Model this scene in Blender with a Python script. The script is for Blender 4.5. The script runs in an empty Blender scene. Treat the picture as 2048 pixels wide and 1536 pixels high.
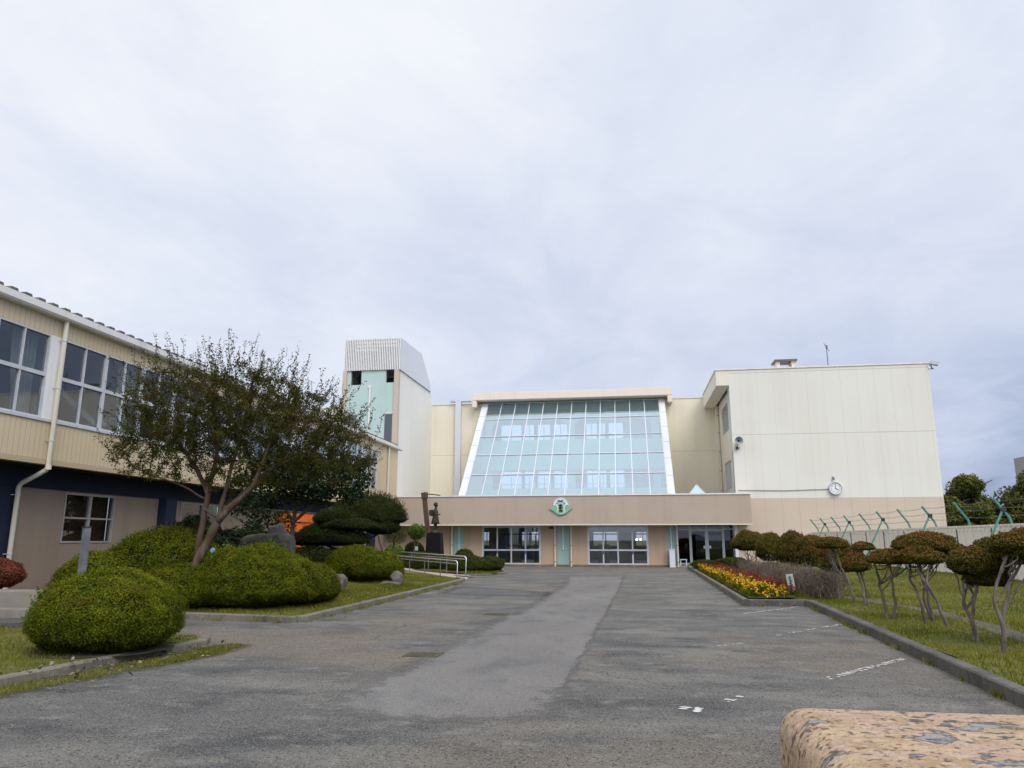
import bpy, bmesh, math, random
import numpy as np
from mathutils import Vector, noise as mnoise

sc = bpy.context.scene
R = math.radians
rng = np.random.default_rng(7)
random.seed(7)

# ------------------------------------------------------------------ camera
cam_d = bpy.data.cameras.new('camera')
cam = bpy.data.objects.new('camera', cam_d)
sc.collection.objects.link(cam)
cam.location = (0, 0, 1.65)
cam.rotation_euler = (R(90 + 11.904), 0, R(8.87))
cam_d.sensor_width = 36
cam_d.lens = 36 * 1480 / 2048
cam_d.clip_end = 3000
cam_d.clip_start = 0.05
sc.camera = cam

# ------------------------------------------------------------------ sky, sun, exposure
SUN_EL, SUN_AZ = 47.0, 148.0          # azimuth clockwise from +Y: behind the camera, to its right
w = bpy.data.worlds.new('World')
sc.world = w
w.use_nodes = True
nt = w.node_tree
nt.nodes.clear()
N = nt.nodes.new
L = nt.links.new
def wmath(op, a, b=None, clamp=False):
    n = N('ShaderNodeMath'); n.operation = op; n.use_clamp = clamp
    for i, v in enumerate((a, b)):
        if v is None: continue
        if isinstance(v, (int, float)): n.inputs[i].default_value = v
        else: L(v, n.inputs[i])
    return n.outputs[0]
def wramp(v, stops):
    n = N('ShaderNodeValToRGB')
    cr = n.color_ramp
    while len(cr.elements) < len(stops): cr.elements.new(0.5)
    for e, (p, c) in zip(cr.elements, stops):
        e.position = p; e.color = (*c, 1)
    L(v, n.inputs[0]); return n.outputs[0]
out = N('ShaderNodeOutputWorld'); bg = N('ShaderNodeBackground')
bg.inputs['Strength'].default_value = 0.1
sky = N('ShaderNodeTexSky'); sky.sky_type = 'NISHITA'; sky.sun_disc = False
sky.sun_elevation = R(SUN_EL); sky.sun_rotation = R(SUN_AZ)
tc = N('ShaderNodeTexCoord')
sep = N('ShaderNodeSeparateXYZ'); L(tc.outputs['Generated'], sep.inputs[0])
X, Y, Z = sep.outputs
zc = wmath('MAXIMUM', Z, 0.0)
den = wmath('ADD', zc, 0.22)
comb = N('ShaderNodeCombineXYZ')                 # flat cloud layer seen from below
L(wmath('DIVIDE', X, den), comb.inputs[0]); L(wmath('DIVIDE', Y, den), comb.inputs[1])
def wnoise(scale, detail, rough, off, dist=0.0):
    mp = N('ShaderNodeMapping'); L(comb.outputs[0], mp.inputs[0]); mp.inputs['Location'].default_value = off
    mp.inputs['Scale'].default_value = (1.0, 0.75, 1)
    n = N('ShaderNodeTexNoise'); L(mp.outputs[0], n.inputs[0]); n.inputs['Scale'].default_value = scale
    n.inputs['Detail'].default_value = detail; n.inputs['Roughness'].default_value = rough
    n.inputs['Distortion'].default_value = dist
    return n.outputs[0]
big = wnoise(0.85, 5, 0.52, (3.1, 1.7, 0), 0.2)
fine = wnoise(3.4, 9, 0.62, (0.4, 5.2, 0), 0.5)
tone = wmath('ADD', wmath('MULTIPLY', big, 0.68), wmath('MULTIPLY', fine, 0.32))
tone = wmath('ADD', wmath('MULTIPLY', wmath('SUBTRACT', tone, 0.5), 1.06), 0.52)
# broad layout of the overcast: whiter up and to the left, a slate bank low on the right
tone = wmath('ADD', tone, wmath('MULTIPLY', wmath('SUBTRACT', Z, 0.30), 0.38))
tone = wmath('SUBTRACT', tone, wmath('MULTIPLY', wmath('ADD', X, 0.1), 0.16))
bank = wmath('MULTIPLY', wmath('SUBTRACT', 0.30, Z, True), wmath('MAXIMUM', wmath('SUBTRACT', X, 0.12), 0.0))
tone = wmath('SUBTRACT', tone, wmath('MULTIPLY', bank, 2.6))
cloud = wramp(tone, [(0.14, (3.2, 3.9, 5.7)), (0.33, (5.7, 6.4, 8.2)), (0.46, (6.8, 7.4, 8.9)), (0.60, (8.0, 8.5, 9.6)), (0.75, (9.4, 9.7, 10.2))])
# the cloud is brightest around the hidden sun
lx, ly, lz = math.sin(R(SUN_AZ)) * math.cos(R(SUN_EL)), math.cos(R(SUN_AZ)) * math.cos(R(SUN_EL)), math.sin(R(SUN_EL))
dt = wmath('ADD', wmath('ADD', wmath('MULTIPLY', X, lx), wmath('MULTIPLY', Y, ly)), wmath('MULTIPLY', Z, lz))
glow = wmath('MULTIPLY', wmath('POWER', wmath('MAXIMUM', dt, 0.0), 2.0), 1.3)
glow = wmath('ADD', glow, 1.0)
vm = N('ShaderNodeVectorMath'); vm.operation = 'SCALE'; L(cloud, vm.inputs[0]); L(glow, vm.inputs['Scale'])
mix = N('ShaderNodeMixRGB'); mix.inputs[0].default_value = 0.95
L(sky.outputs[0], mix.inputs[1]); L(vm.outputs[0], mix.inputs[2])
L(mix.outputs[0], bg.inputs['Color']); L(bg.outputs[0], out.inputs[0])

sun_d = bpy.data.lights.new('sun', 'SUN')
sun_d.energy = 1.6; sun_d.angle = R(30); sun_d.color = (1.0, 0.95, 0.87)
sun = bpy.data.objects.new('sun', sun_d); sc.collection.objects.link(sun)
sun.rotation_euler = Vector((lx, ly, lz)).to_track_quat('Z', 'Y').to_euler()

sc.view_settings.view_transform = 'Standard'
sc.view_settings.look = 'None'
sc.view_settings.exposure = 0.0
sc.view_settings.gamma = 1.0
sc.cycles.transparent_max_bounces = 16
sc.cycles.max_bounces = 8

# ------------------------------------------------------------------ materials
def mat(name, col, rough=0.75, var=(), bump=None, joints=(), spec=0.3, metal=0.0, attr=None, trans=0.0, cracks=None, fade=False):
    """col: base colour; var: (scale xyz, detail, colour, lo, hi) layers; joints: (axis, spacing, offset, width, colour)"""
    m = bpy.data.materials.new(name); m.use_nodes = True
    t = m.node_tree; b = t.nodes['Principled BSDF']; n_ = t.nodes.new; l_ = t.links.new
    b.inputs['Roughness'].default_value = rough; b.inputs['Metallic'].default_value = metal
    b.inputs['Specular IOR Level'].default_value = spec
    tc = n_('ShaderNodeTexCoord')
    rgb = n_('ShaderNodeRGB'); rgb.outputs[0].default_value = (*col, 1); cur = rgb.outputs[0]
    def mth(op, a, v=None, clamp=False):
        n = n_('ShaderNodeMath'); n.operation = op; n.use_clamp = clamp
        for i, x in enumerate((a, v)):
            if x is None: continue
            if isinstance(x, (int, float)): n.inputs[i].default_value = x
            else: l_(x, n.inputs[i])
        return n.outputs[0]
    def mixc(f, a, c):
        n = n_('ShaderNodeMixRGB'); l_(f, n.inputs[0]); l_(a, n.inputs[1])
        if isinstance(c, tuple): n.inputs[2].default_value = (*c, 1)
        else: l_(c, n.inputs[2])
        return n.outputs[0]
    def noi(scale, detail, off=(0, 0, 0), rg=0.55):
        mp = n_('ShaderNodeMapping'); l_(tc.outputs['Object'], mp.inputs[0])
        s = scale if isinstance(scale, tuple) else (scale,) * 3
        mp.inputs['Scale'].default_value = s; mp.inputs['Location'].default_value = off
        n = n_('ShaderNodeTexNoise'); n.inputs['Scale'].default_value = 1.0; n.inputs['Detail'].default_value = detail
        n.inputs['Roughness'].default_value = rg
        l_(mp.outputs[0], n.inputs[0]); return n.outputs[0]
    if attr:                       # per leaf / blade tint stored on the faces
        a = n_('ShaderNodeAttribute'); a.attribute_name = 'tint'
        rp = n_('ShaderNodeValToRGB'); cr = rp.color_ramp
        while len(cr.elements) < len(attr): cr.elements.new(0.5)
        for e, (p, c) in zip(cr.elements, attr): e.position = p; e.color = (*c, 1)
        l_(a.outputs['Fac'], rp.inputs[0]); cur = rp.outputs[0]
    for i, (scale, detail, c2, lo, hi, *spot) in enumerate(var):
        f = noi(scale, detail, (0.9, 5.6, 2.9) if scale[0] in (7.0, 7.0001) and len(var) > 5 else (i * 7.3, i * 3.1, i * 1.7))
        if spot:                   # damage gathered around one place
            vd = n_('ShaderNodeVectorMath'); vd.operation = 'DISTANCE'; l_(tc.outputs['Object'], vd.inputs[0]); vd.inputs[1].default_value = spot[0][:3]
            f = mth('SUBTRACT', f, mth('MULTIPLY', vd.outputs['Value'], spot[0][3]))
        mr = n_('ShaderNodeMapRange'); l_(f, mr.inputs[0]); mr.inputs[1].default_value = lo; mr.inputs[2].default_value = hi
        cur = mixc(mr.outputs[0], cur, c2)
    if cracks:                     # sparse wandering cracks
        sc_, wd_, cc = cracks
        dn = n_('ShaderNodeTexNoise'); dn.inputs['Scale'].default_value = 1.6; dn.inputs['Detail'].default_value = 6; l_(tc.outputs['Object'], dn.inputs['Vector'])
        ad = n_('ShaderNodeMixRGB'); ad.blend_type = 'ADD'; ad.inputs[0].default_value = 0.9; l_(tc.outputs['Object'], ad.inputs[1]); l_(dn.outputs['Color'], ad.inputs[2])
        vo = n_('ShaderNodeTexVoronoi'); vo.feature = 'DISTANCE_TO_EDGE'; vo.inputs['Scale'].default_value = sc_; vo.voronoi_dimensions = '2D'; l_(ad.outputs[0], vo.inputs['Vector'])
        f1 = mth('LESS_THAN', vo.outputs['Distance'], wd_ * sc_ * .35)
        mr = n_('ShaderNodeMapRange'); l_(noi((0.25, 0.25, 1), 4, (9, 4, 1)), mr.inputs[0]); mr.inputs[1].default_value = 0.52; mr.inputs[2].default_value = 0.60
        cur = mixc(mth('MULTIPLY', mth('MULTIPLY', f1, mr.outputs[0]), 0.7), cur, cc)
    h = None
    if joints:
        sp = n_('ShaderNodeSeparateXYZ'); l_(tc.outputs['Object'], sp.inputs[0])
        for ax, spacing, off, width, c2, amt in joints:
            v = mth('ADD', sp.outputs['XYZ'.index(ax)], off + 1000 * spacing)
            fr = mth('FRACT', mth('DIVIDE', v, spacing))
            dd = mth('ABSOLUTE', mth('SUBTRACT', fr, 0.5))
            f = mth('MULTIPLY', mth('LESS_THAN', dd, width / spacing / 2), amt)
            cur = mixc(f, cur, c2)
    l_(cur, b.inputs['Base Color'])
    if bump:
        bp = n_('ShaderNodeBump'); bp.inputs['Strength'].default_value = bump[1]; bp.inputs['Distance'].default_value = bump[2]
        l_(noi(bump[0], 8, (2, 2, 2), 0.6), bp.inputs['Height']); l_(bp.outputs[0], b.inputs['Normal'])
    if fade:                       # worn thin edge: bare where the stored thickness runs out
        a = n_('ShaderNodeAttribute'); a.attribute_name = 'thick'
        f = mth('ADD', a.outputs['Fac'], mth('MULTIPLY', mth('SUBTRACT', noi(5.0, 8), 0.5), 1.8)); f = mth('ADD', f, mth('MULTIPLY', mth('SUBTRACT', noi(40.0, 3), 0.5), 1.2), True)
        tp_ = n_('ShaderNodeBsdfTransparent'); ms = n_('ShaderNodeMixShader'); o = t.nodes['Material Output']
        l_(f, ms.inputs[0]); l_(tp_.outputs[0], ms.inputs[1]); l_(b.outputs[0], ms.inputs[2]); l_(ms.outputs[0], o.inputs[0])
    if trans:
        tr = n_('ShaderNodeBsdfTranslucent'); l_(cur, tr.inputs[0]); ms = n_('ShaderNodeMixShader'); ms.inputs[0].default_value = trans
        o = t.nodes['Material Output']; l_(b.outputs[0], ms.inputs[1]); l_(tr.outputs[0], ms.inputs[2]); l_(ms.outputs[0], o.inputs[0])
    return m

def glass_mat(name, tint, f0, rough=0.02, power=4.0, refl=(1, 1, 1)):
    m = bpy.data.materials.new(name); m.use_nodes = True
    t = m.node_tree; t.nodes.clear(); n_ = t.nodes.new; l_ = t.links.new
    o = n_('ShaderNodeOutputMaterial'); ms = n_('ShaderNodeMixShader'); tr = n_('ShaderNodeBsdfTransparent'); gl = n_('ShaderNodeBsdfGlossy')
    tr.inputs[0].default_value = (*tint, 1); gl.inputs['Roughness'].default_value = rough; gl.inputs[0].default_value = (*refl, 1)
    lw = n_('ShaderNodeLayerWeight'); lw.inputs[0].default_value = 0.5
    p = n_('ShaderNodeMath'); p.operation = 'POWER'; l_(lw.outputs['Facing'], p.inputs[0]); p.inputs[1].default_value = power
    mr = n_('ShaderNodeMapRange'); l_(p.outputs[0], mr.inputs[0]); mr.inputs[3].default_value = f0; mr.inputs[4].default_value = 1.0
    l_(mr.outputs[0], ms.inputs[0]); l_(tr.outputs[0], ms.inputs[1]); l_(gl.outputs[0], ms.inputs[2]); l_(ms.outputs[0], o.inputs[0])
    return m

def streaks(c, lo=0.5, hi=0.85, sx=2.2, sz=0.12):
    return ((sx, sx, sz), 5, c, lo, hi)

M = {}
M['cream'] = mat('cream_paint', (0.76, 0.71, 0.59), 0.8, [streaks((0.66, 0.60, 0.47)), ((0.35,) * 3, 3, (0.79, 0.74, 0.62), 0.4, 0.75)], ((60,) * 3, 0.25, 0.01))
M['cream_panels'] = mat('cream_panels', (0.72, 0.695, 0.62), 0.8, [streaks((0.655, 0.625, 0.54), 0.5, 0.8, 1.3, 0.05), ((0.3,) * 3, 3, (0.74, 0.72, 0.65), 0.4, 0.75)], ((50,) * 3, 0.25, 0.01),
                        [('X', 1.02, 0.3, 0.022, (0.52, 0.48, 0.40), 0.48), ('Z', 4.02, 1.84, 0.03, (0.40, 0.37, 0.30), 0.85)])
M['tan_panels'] = mat('tan_panels', (0.56, 0.46, 0.36), 0.8, [streaks((0.49, 0.40, 0.31)), ((0.3,) * 3, 3, (0.60, 0.50, 0.40), 0.4, 0.75)], ((50,) * 3, 0.25, 0.01),
                      [('X', 1.02, 0.3, 0.022, (0.36, 0.29, 0.23), 0.55)])
M['tan'] = mat('tan_paint', (0.43, 0.345, 0.275), 0.8, [streaks((0.38, 0.30, 0.235), 0.45, 0.85), ((0.5,) * 3, 4, (0.46, 0.375, 0.30), 0.4, 0.75)], ((70,) * 3, 0.3, 0.01))
M['tan_ground'] = mat('tan_ground_wall', (0.47, 0.35, 0.25), 0.82, [streaks((0.40, 0.29, 0.20), 0.4, 0.8), ((0.8,) * 3, 4, (0.50, 0.36, 0.24), 0.45, 0.75)], ((70,) * 3, 0.3, 0.01))
M['trim'] = mat('pale_trim', (0.74, 0.72, 0.68), 0.6, [streaks((0.6, 0.57, 0.52), 0.5, 0.8)])
M['white'] = mat('white_paint', (0.78, 0.77, 0.75), 0.5, [streaks((0.62, 0.60, 0.56), 0.55, 0.85)])
M['alu'] = mat('aluminium', (0.60, 0.61, 0.63), 0.4, [((3,) * 3, 3, (0.52, 0.53, 0.55), 0.4, 0.7)], metal=0.3)
M['alu_dull'] = mat('dull_aluminium', (0.33, 0.31, 0.29), 0.5, [((3,) * 3, 3, (0.27, 0.25, 0.23), 0.4, 0.7)])
M['alu_white'] = mat('white_aluminium', (0.62, 0.63, 0.67), 0.4, [streaks((0.55, 0.56, 0.59))])
M['pipe'] = mat('cream_pipe', (0.66, 0.62, 0.52), 0.45, [streaks((0.55, 0.51, 0.42), 0.45, 0.8, 5, 0.5)])
M['siding'] = mat('ribbed_siding', (0.60, 0.48, 0.31), 0.65, [streaks((0.53, 0.42, 0.27), 0.45, 0.85), ((0.25,) * 3, 3, (0.63, 0.52, 0.36), 0.4, 0.7)], None,
                  [('Y', 0.165, 0.0, 0.016, (0.34, 0.27, 0.17), 0.7)])
M['siding_edge'] = mat('siding_edge', (0.48, 0.38, 0.24), 0.6)
M['navy'] = mat('navy_paint', (0.009, 0.013, 0.034), 0.8, [((1.5,) * 3, 3, (0.013, 0.018, 0.042), 0.4, 0.7)])
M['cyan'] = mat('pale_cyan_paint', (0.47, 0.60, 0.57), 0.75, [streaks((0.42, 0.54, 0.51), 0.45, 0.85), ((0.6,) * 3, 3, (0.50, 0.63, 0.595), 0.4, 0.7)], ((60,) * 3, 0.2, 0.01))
M['cyan_dark'] = mat('darker_cyan_paint', (0.33, 0.46, 0.43), 0.75, [streaks((0.27, 0.38, 0.35), 0.45, 0.85)])  # cyan of the ground-floor pilasters and recess, darker than on the tower
M['pink_cap'] = mat('pink_cap', (0.76, 0.66, 0.56), 0.8, [streaks((0.70, 0.59, 0.49))])
M['roof_dark'] = mat('dark_roof', (0.10, 0.09, 0.10), 0.5, [((1.2,) * 3, 4, (0.14, 0.125, 0.13), 0.4, 0.7)])
M['dark'] = mat('dark_metal', (0.035, 0.035, 0.04), 0.5)
M['shade'] = mat('interior_grey', (0.30, 0.29, 0.28), 0.9, [((0.6,) * 3, 3, (0.25, 0.245, 0.24), 0.4, 0.7)])
M['ceiling'] = mat('interior_ceiling', (0.55, 0.55, 0.54), 0.9)
M['green_wall'] = mat('pale_green_interior', (0.58, 0.80, 0.68), 0.8, [((0.5,) * 3, 3, (0.53, 0.74, 0.63), 0.4, 0.7)])
M['window_backing'] = mat('brown_blind', (0.21, 0.105, 0.06), 0.8, (), None, [('Y', 0.09, 0, 0.03, (0.05, 0.03, 0.02), 0.8)])
M['curtain_a'] = mat('pale_curtain', (0.50, 0.54, 0.47), 0.9, [((4,) * 3, 3, (0.42, 0.46, 0.40), 0.4, 0.7)])
M['curtain_b'] = mat('blue_curtain', (0.22, 0.36, 0.40), 0.9, [((4,) * 3, 3, (0.18, 0.30, 0.34), 0.4, 0.7)])
M['glass'] = glass_mat('window_glass', (0.72, 0.75, 0.77), 0.085)
M['glass_blue'] = glass_mat('atrium_glass', (0.78, 0.90, 0.92), 0.28, 0.03, 2.4, (0.80, 0.87, 0.95))
M['glass_dark'] = glass_mat('door_glass', (0.16, 0.18, 0.20), 0.05)
M['asphalt'] = mat('asphalt', (0.130, 0.125, 0.117), 0.95,
    [((0.30, 0.65, 1), 7, (0.205, 0.192, 0.168), 0.47, 0.66), ((0.9, 1.5, 1), 7, (0.084, 0.083, 0.082), 0.49, 0.66),
     ((0.19, 0.24, 1), 6, (0.180, 0.152, 0.120), 0.51, 0.66), ((2.4, 3.4, 1), 8, (0.20, 0.19, 0.17), 0.55, 0.70), ((70,) * 3, 2, (0.40, 0.385, 0.36), 0.60, 0.70), ((48,) * 3, 3, (0.035, 0.035, 0.036), 0.55, 0.66)],
    ((85,) * 3, 1.0, 0.015), spec=0.12, cracks=(0.34, 0.030, (0.05, 0.048, 0.045)))
M['patch'] = mat('newer_asphalt', (0.166, 0.155, 0.146), 0.95,
    [((0.45, 0.3, 1), 6, (0.20, 0.19, 0.178), 0.44, 0.68), ((1.6, 0.9, 1), 6, (0.125, 0.122, 0.122), 0.50, 0.70), ((70,) * 3, 2, (0.34, 0.33, 0.32), 0.60, 0.72), ((50,) * 3, 3, (0.06, 0.06, 0.062), 0.56, 0.68)],
    ((90,) * 3, 0.8, 0.010), spec=0.12, fade=True)
M['kerb'] = mat('kerb_concrete', (0.175, 0.155, 0.125), 0.95, [((1.1,) * 3, 5, (0.115, 0.105, 0.08), 0.42, 0.66), ((14,) * 3, 4, (0.24, 0.22, 0.19), 0.52, 0.75), ((5,) * 3, 4, (0.09, 0.10, 0.05), 0.58, 0.75)],
                ((40,) * 3, 0.6, 0.01), [('Y', 1.8, 0.4, 0.02, (0.07, 0.07, 0.06), 0.9)])
M['kerb_dark'] = mat('old_kerb', (0.120, 0.110, 0.099), 0.95, [((1.3,) * 3, 5, (0.070, 0.066, 0.058), 0.42, 0.68), ((14,) * 3, 4, (0.16, 0.15, 0.135), 0.52, 0.75)],
                     ((40,) * 3, 0.7, 0.012), [('Y', 1.2, 0.2, 0.02, (0.05, 0.05, 0.045), 0.9)])
M['concrete'] = mat('concrete', (0.30, 0.27, 0.235), 0.95, [((1.6,) * 3, 5, (0.22, 0.20, 0.17), 0.4, 0.7)], ((30,) * 3, 0.5, 0.01))
M['soil'] = mat('soil', (0.075, 0.058, 0.04), 1.0, [((6,) * 3, 5, (0.04, 0.03, 0.02), 0.4, 0.65), ((2,) * 3, 4, (0.05, 0.065, 0.02), 0.45, 0.65)], ((30,) * 3, 1.0, 0.03))
M['turf'] = mat('turf', (0.13, 0.133, 0.026), 1.0, [((0.9,) * 3, 5, (0.20, 0.165, 0.05), 0.45, 0.66), ((1.7,) * 3, 5, (0.075, 0.10, 0.015), 0.45, 0.66), ((22,) * 3, 4, (0.05, 0.05, 0.02), 0.5, 0.7)], ((35,) * 3, 1.0, 0.03))
M['dirt'] = mat('dirt_path', (0.105, 0.09, 0.072), 1.0, [((2.5,) * 3, 5, (0.10, 0.095, 0.055), 0.45, 0.68), ((25,) * 3, 4, (0.15, 0.135, 0.11), 0.5, 0.72)], ((40,) * 3, 0.8, 0.02))
M['earth'] = mat('earth', (0.10, 0.10, 0.05), 1.0, [((0.02,) * 3, 5, (0.07, 0.085, 0.035), 0.4, 0.65)])
M['mark'] = mat('worn_white_paint', (0.58, 0.57, 0.545), 0.9, [((14,) * 3, 6, (0.20, 0.195, 0.185), 0.48, 0.62)])
M['bark'] = mat('smooth_bark', (0.088, 0.062, 0.042), 0.85, [((4, 4, 1.2), 5, (0.17, 0.13, 0.09), 0.52, 0.70), ((3, 3, 0.8), 4, (0.095, 0.036, 0.018), 0.5, 0.7)], ((14, 14, 4), 0.8, 0.03))
M['bark_dark'] = mat('dark_bark', (0.055, 0.042, 0.032), 0.95, [((8, 8, 2), 4, (0.095, 0.075, 0.055), 0.45, 0.7)], ((20, 20, 6), 0.8, 0.02))
M['bark_grey'] = mat('grey_bark', (0.115, 0.092, 0.078), 0.95, [((9, 9, 2), 4, (0.20, 0.17, 0.14), 0.47, 0.72), ((4,) * 3, 3, (0.055, 0.042, 0.034), 0.5, 0.7)], ((25, 25, 8), 0.8, 0.015))
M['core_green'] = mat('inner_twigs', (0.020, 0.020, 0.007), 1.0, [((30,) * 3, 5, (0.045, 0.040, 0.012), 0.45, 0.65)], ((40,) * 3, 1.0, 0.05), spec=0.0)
M['stone'] = mat('weathered_stone', (0.092, 0.084, 0.070), 0.95, [((1.5,) * 3, 5, (0.058, 0.054, 0.045), 0.42, 0.68), ((6,) * 3, 4, (0.125, 0.115, 0.10), 0.5, 0.72), ((3,) * 3, 4, (0.085, 0.10, 0.05), 0.56, 0.74)], ((9,) * 3, 0.9, 0.05))  # tree shade over the monument is put into this darker base
M['stone_pale'] = mat('garden_rock', (0.135, 0.12, 0.105), 0.95, [((3,) * 3, 5, (0.085, 0.078, 0.066), 0.42, 0.68), ((9,) * 3, 4, (0.18, 0.165, 0.145), 0.5, 0.72)], ((10,) * 3, 0.9, 0.04))
M['bronze'] = mat('weathered_bronze', (0.040, 0.031, 0.023), 0.65, [((5,) * 3, 4, (0.060, 0.060, 0.044), 0.50, 0.68)], ((30,) * 3, 0.4, 0.01), metal=0.2)
M['granite'] = mat('black_granite', (0.007, 0.007, 0.008), 0.5, [((60,) * 3, 2, (0.016, 0.016, 0.018), 0.55, 0.75)], spec=0.12)
M['timber'] = mat('brown_timber', (0.085, 0.05, 0.035), 0.9, [((10, 10, 1), 4, (0.13, 0.085, 0.06), 0.45, 0.7)], ((20, 20, 2), 0.6, 0.01))
M['rust'] = mat('rusty_iron', (0.075, 0.065, 0.05), 0.9, [((12,) * 3, 4, (0.12, 0.11, 0.05), 0.45, 0.65)])
M['steel'] = mat('steel_tube', (0.72, 0.73, 0.75), 0.25, [((3,) * 3, 3, (0.62, 0.63, 0.65), 0.4, 0.7)], metal=0.9)
M['post'] = mat('grey_post', (0.15, 0.15, 0.16), 0.6, [((4,) * 3, 4, (0.22, 0.22, 0.23), 0.45, 0.7), ((9,) * 3, 4, (0.11, 0.10, 0.09), 0.55, 0.75)], metal=0.3)
M['orange'] = mat('orange_paint', (0.80, 0.16, 0.012), 0.6, [((2.0,) * 3, 4, (0.66, 0.12, 0.01), 0.45, 0.7)])
M['fence_green'] = mat('green_steel', (0.085, 0.235, 0.19), 0.6, [((3,) * 3, 4, (0.13, 0.29, 0.24), 0.45, 0.7)])
M['fence_panel'] = mat('pale_fence_panels', (0.86, 0.79, 0.70), 0.8, [streaks((0.74, 0.68, 0.60), 0.45, 0.8), ((0.4,) * 3, 4, (0.82, 0.76, 0.68), 0.4, 0.7)], None,
                       [('Y', 0.62, 0.1, 0.03, (0.42, 0.39, 0.38), 0.75)])
M['wire'] = mat('wire', (0.12, 0.12, 0.11), 0.6)
FLAKE = (-0.42, 0.56, 1.2, 0.24)
M['pillar'] = mat('flaking_pink_render', (0.52, 0.365, 0.265), 0.95,
    [((7,) * 3, 9, (0.43, 0.30, 0.175), 0.45, 0.62), ((3.5, 5.5, 3.5), 9, (0.58, 0.44, 0.27), 0.50, 0.64), ((30,) * 3, 8, (0.58, 0.44, 0.35), 0.50, 0.66), ((70,) * 3, 5, (0.38, 0.265, 0.18), 0.57, 0.72),
     ((45,) * 3, 6, (0.20, 0.13, 0.085), 0.50, 0.57, (-0.80, 0.55, 0.9, 0.16)), ((7.0, 7.5, 5.0), 12, (0.13, 0.12, 0.115), 0.515, 0.525, FLAKE), ((7.0001, 7.5, 5.0), 12, (0.36, 0.345, 0.335), 0.527, 0.57, FLAKE), ((20, 26, 20), 8, (0.13, 0.125, 0.125), 0.52, 0.58, (-0.42, 0.58, 1.2, 0.35))],
    ((34,) * 3, 1.0, 0.03), spec=0.1)
M['sign_white'] = mat('white_board', (0.42, 0.44, 0.41), 0.7, [((12,) * 3, 4, (0.30, 0.32, 0.30), 0.5, 0.75)])
M['ink'] = mat('black_ink', (0.02, 0.03, 0.03), 0.6)
M['clock_face'] = mat('clock_face', (0.78, 0.79, 0.80), 0.5, [((3,) * 3, 2, (0.72, 0.73, 0.74), 0.4, 0.7)])
M['crest_green'] = mat('crest_green', (0.20, 0.42, 0.27), 0.5, [((8,) * 3, 3, (0.26, 0.47, 0.36), 0.4, 0.7)])
M['crest_shield'] = mat('crest_shield', (0.36, 0.55, 0.46), 0.5, [((8,) * 3, 3, (0.42, 0.56, 0.36), 0.4, 0.7)])
M['crest_grey'] = mat('crest_ring', (0.62, 0.67, 0.73), 0.5)
M['lamp_white'] = mat('tube_light', (0.8, 0.8, 0.8), 0.5)
_b = M['lamp_white'].node_tree.nodes['Principled BSDF']; _b.inputs['Emission Color'].default_value = (0.9, 0.95, 1, 1); _b.inputs['Emission Strength'].default_value = 6

def leafm(name, stops, trans=0.25, rough=0.6, var=()):
    return mat(name, (0.1, 0.1, 0.1), rough, var, attr=stops, trans=trans, spec=0.10)
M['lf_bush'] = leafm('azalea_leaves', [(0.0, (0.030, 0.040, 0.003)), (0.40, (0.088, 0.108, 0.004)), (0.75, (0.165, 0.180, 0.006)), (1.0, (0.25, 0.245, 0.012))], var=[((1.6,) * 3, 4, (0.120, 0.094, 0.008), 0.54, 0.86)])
M['lf_bush_dark'] = leafm('dark_azalea_leaves', [(0.0, (0.018, 0.028, 0.006)), (0.5, (0.042, 0.060, 0.009)), (1.0, (0.085, 0.100, 0.016))], var=[((1.8,) * 3, 4, (0.055, 0.048, 0.014), 0.5, 0.8)])
M['lf_yew'] = leafm('yew_needles', [(0.0, (0.010, 0.014, 0.005)), (0.6, (0.032, 0.042, 0.008)), (1.0, (0.072, 0.082, 0.014))], 0.1)
M['lf_ever'] = leafm('evergreen_leaves', [(0.0, (0.008, 0.016, 0.007)), (0.6, (0.024, 0.042, 0.014)), (1.0, (0.070, 0.105, 0.045))], 0.12, 0.45)
M['lf_crape'] = leafm('crape_leaves', [(0.0, (0.024, 0.028, 0.005)), (0.42, (0.060, 0.066, 0.008)), (0.74, (0.100, 0.096, 0.013)), (0.9, (0.110, 0.055, 0.015)), (1.0, (0.12, 0.032, 0.012))], 0.25)
M['lf_topi'] = leafm('topiary_leaves', [(0.0, (0.032, 0.036, 0.007)), (0.36, (0.084, 0.080, 0.012)), (0.64, (0.145, 0.100, 0.018)), (0.84, (0.18, 0.078, 0.022)), (1.0, (0.23, 0.085, 0.028))], 0.25)
M['lf_red'] = leafm('red_leaves', [(0.0, (0.09, 0.025, 0.015)), (0.5, (0.19, 0.05, 0.03)), (1.0, (0.26, 0.085, 0.045))], 0.25)
M['lf_bright'] = leafm('fresh_leaves', [(0.0, (0.05, 0.085, 0.015)), (0.6, (0.11, 0.175, 0.025)), (1.0, (0.19, 0.26, 0.05))], 0.3)
M['lf_far'] = leafm('far_leaves', [(0.0, (0.045, 0.062, 0.018)), (0.55, (0.12, 0.135, 0.026)), (1.0, (0.22, 0.20, 0.035))], 0.35, 0.2)
M['lf_dry'] = leafm('dry_twigs', [(0.0, (0.10, 0.075, 0.055)), (0.6, (0.17, 0.13, 0.10)), (1.0, (0.27, 0.22, 0.18))], 0.0)
M['grass'] = leafm('grass_blades', [(0.0, (0.066, 0.084, 0.009)), (0.45, (0.155, 0.168, 0.016)), (0.8, (0.25, 0.23, 0.034)), (1.0, (0.33, 0.26, 0.10))], 0.3)
M['fl_yellow'] = leafm('yellow_petals', [(0.0, (0.55, 0.20, 0.010)), (0.5, (0.70, 0.37, 0.015)), (1.0, (0.78, 0.55, 0.05))], 0.2)
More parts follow.
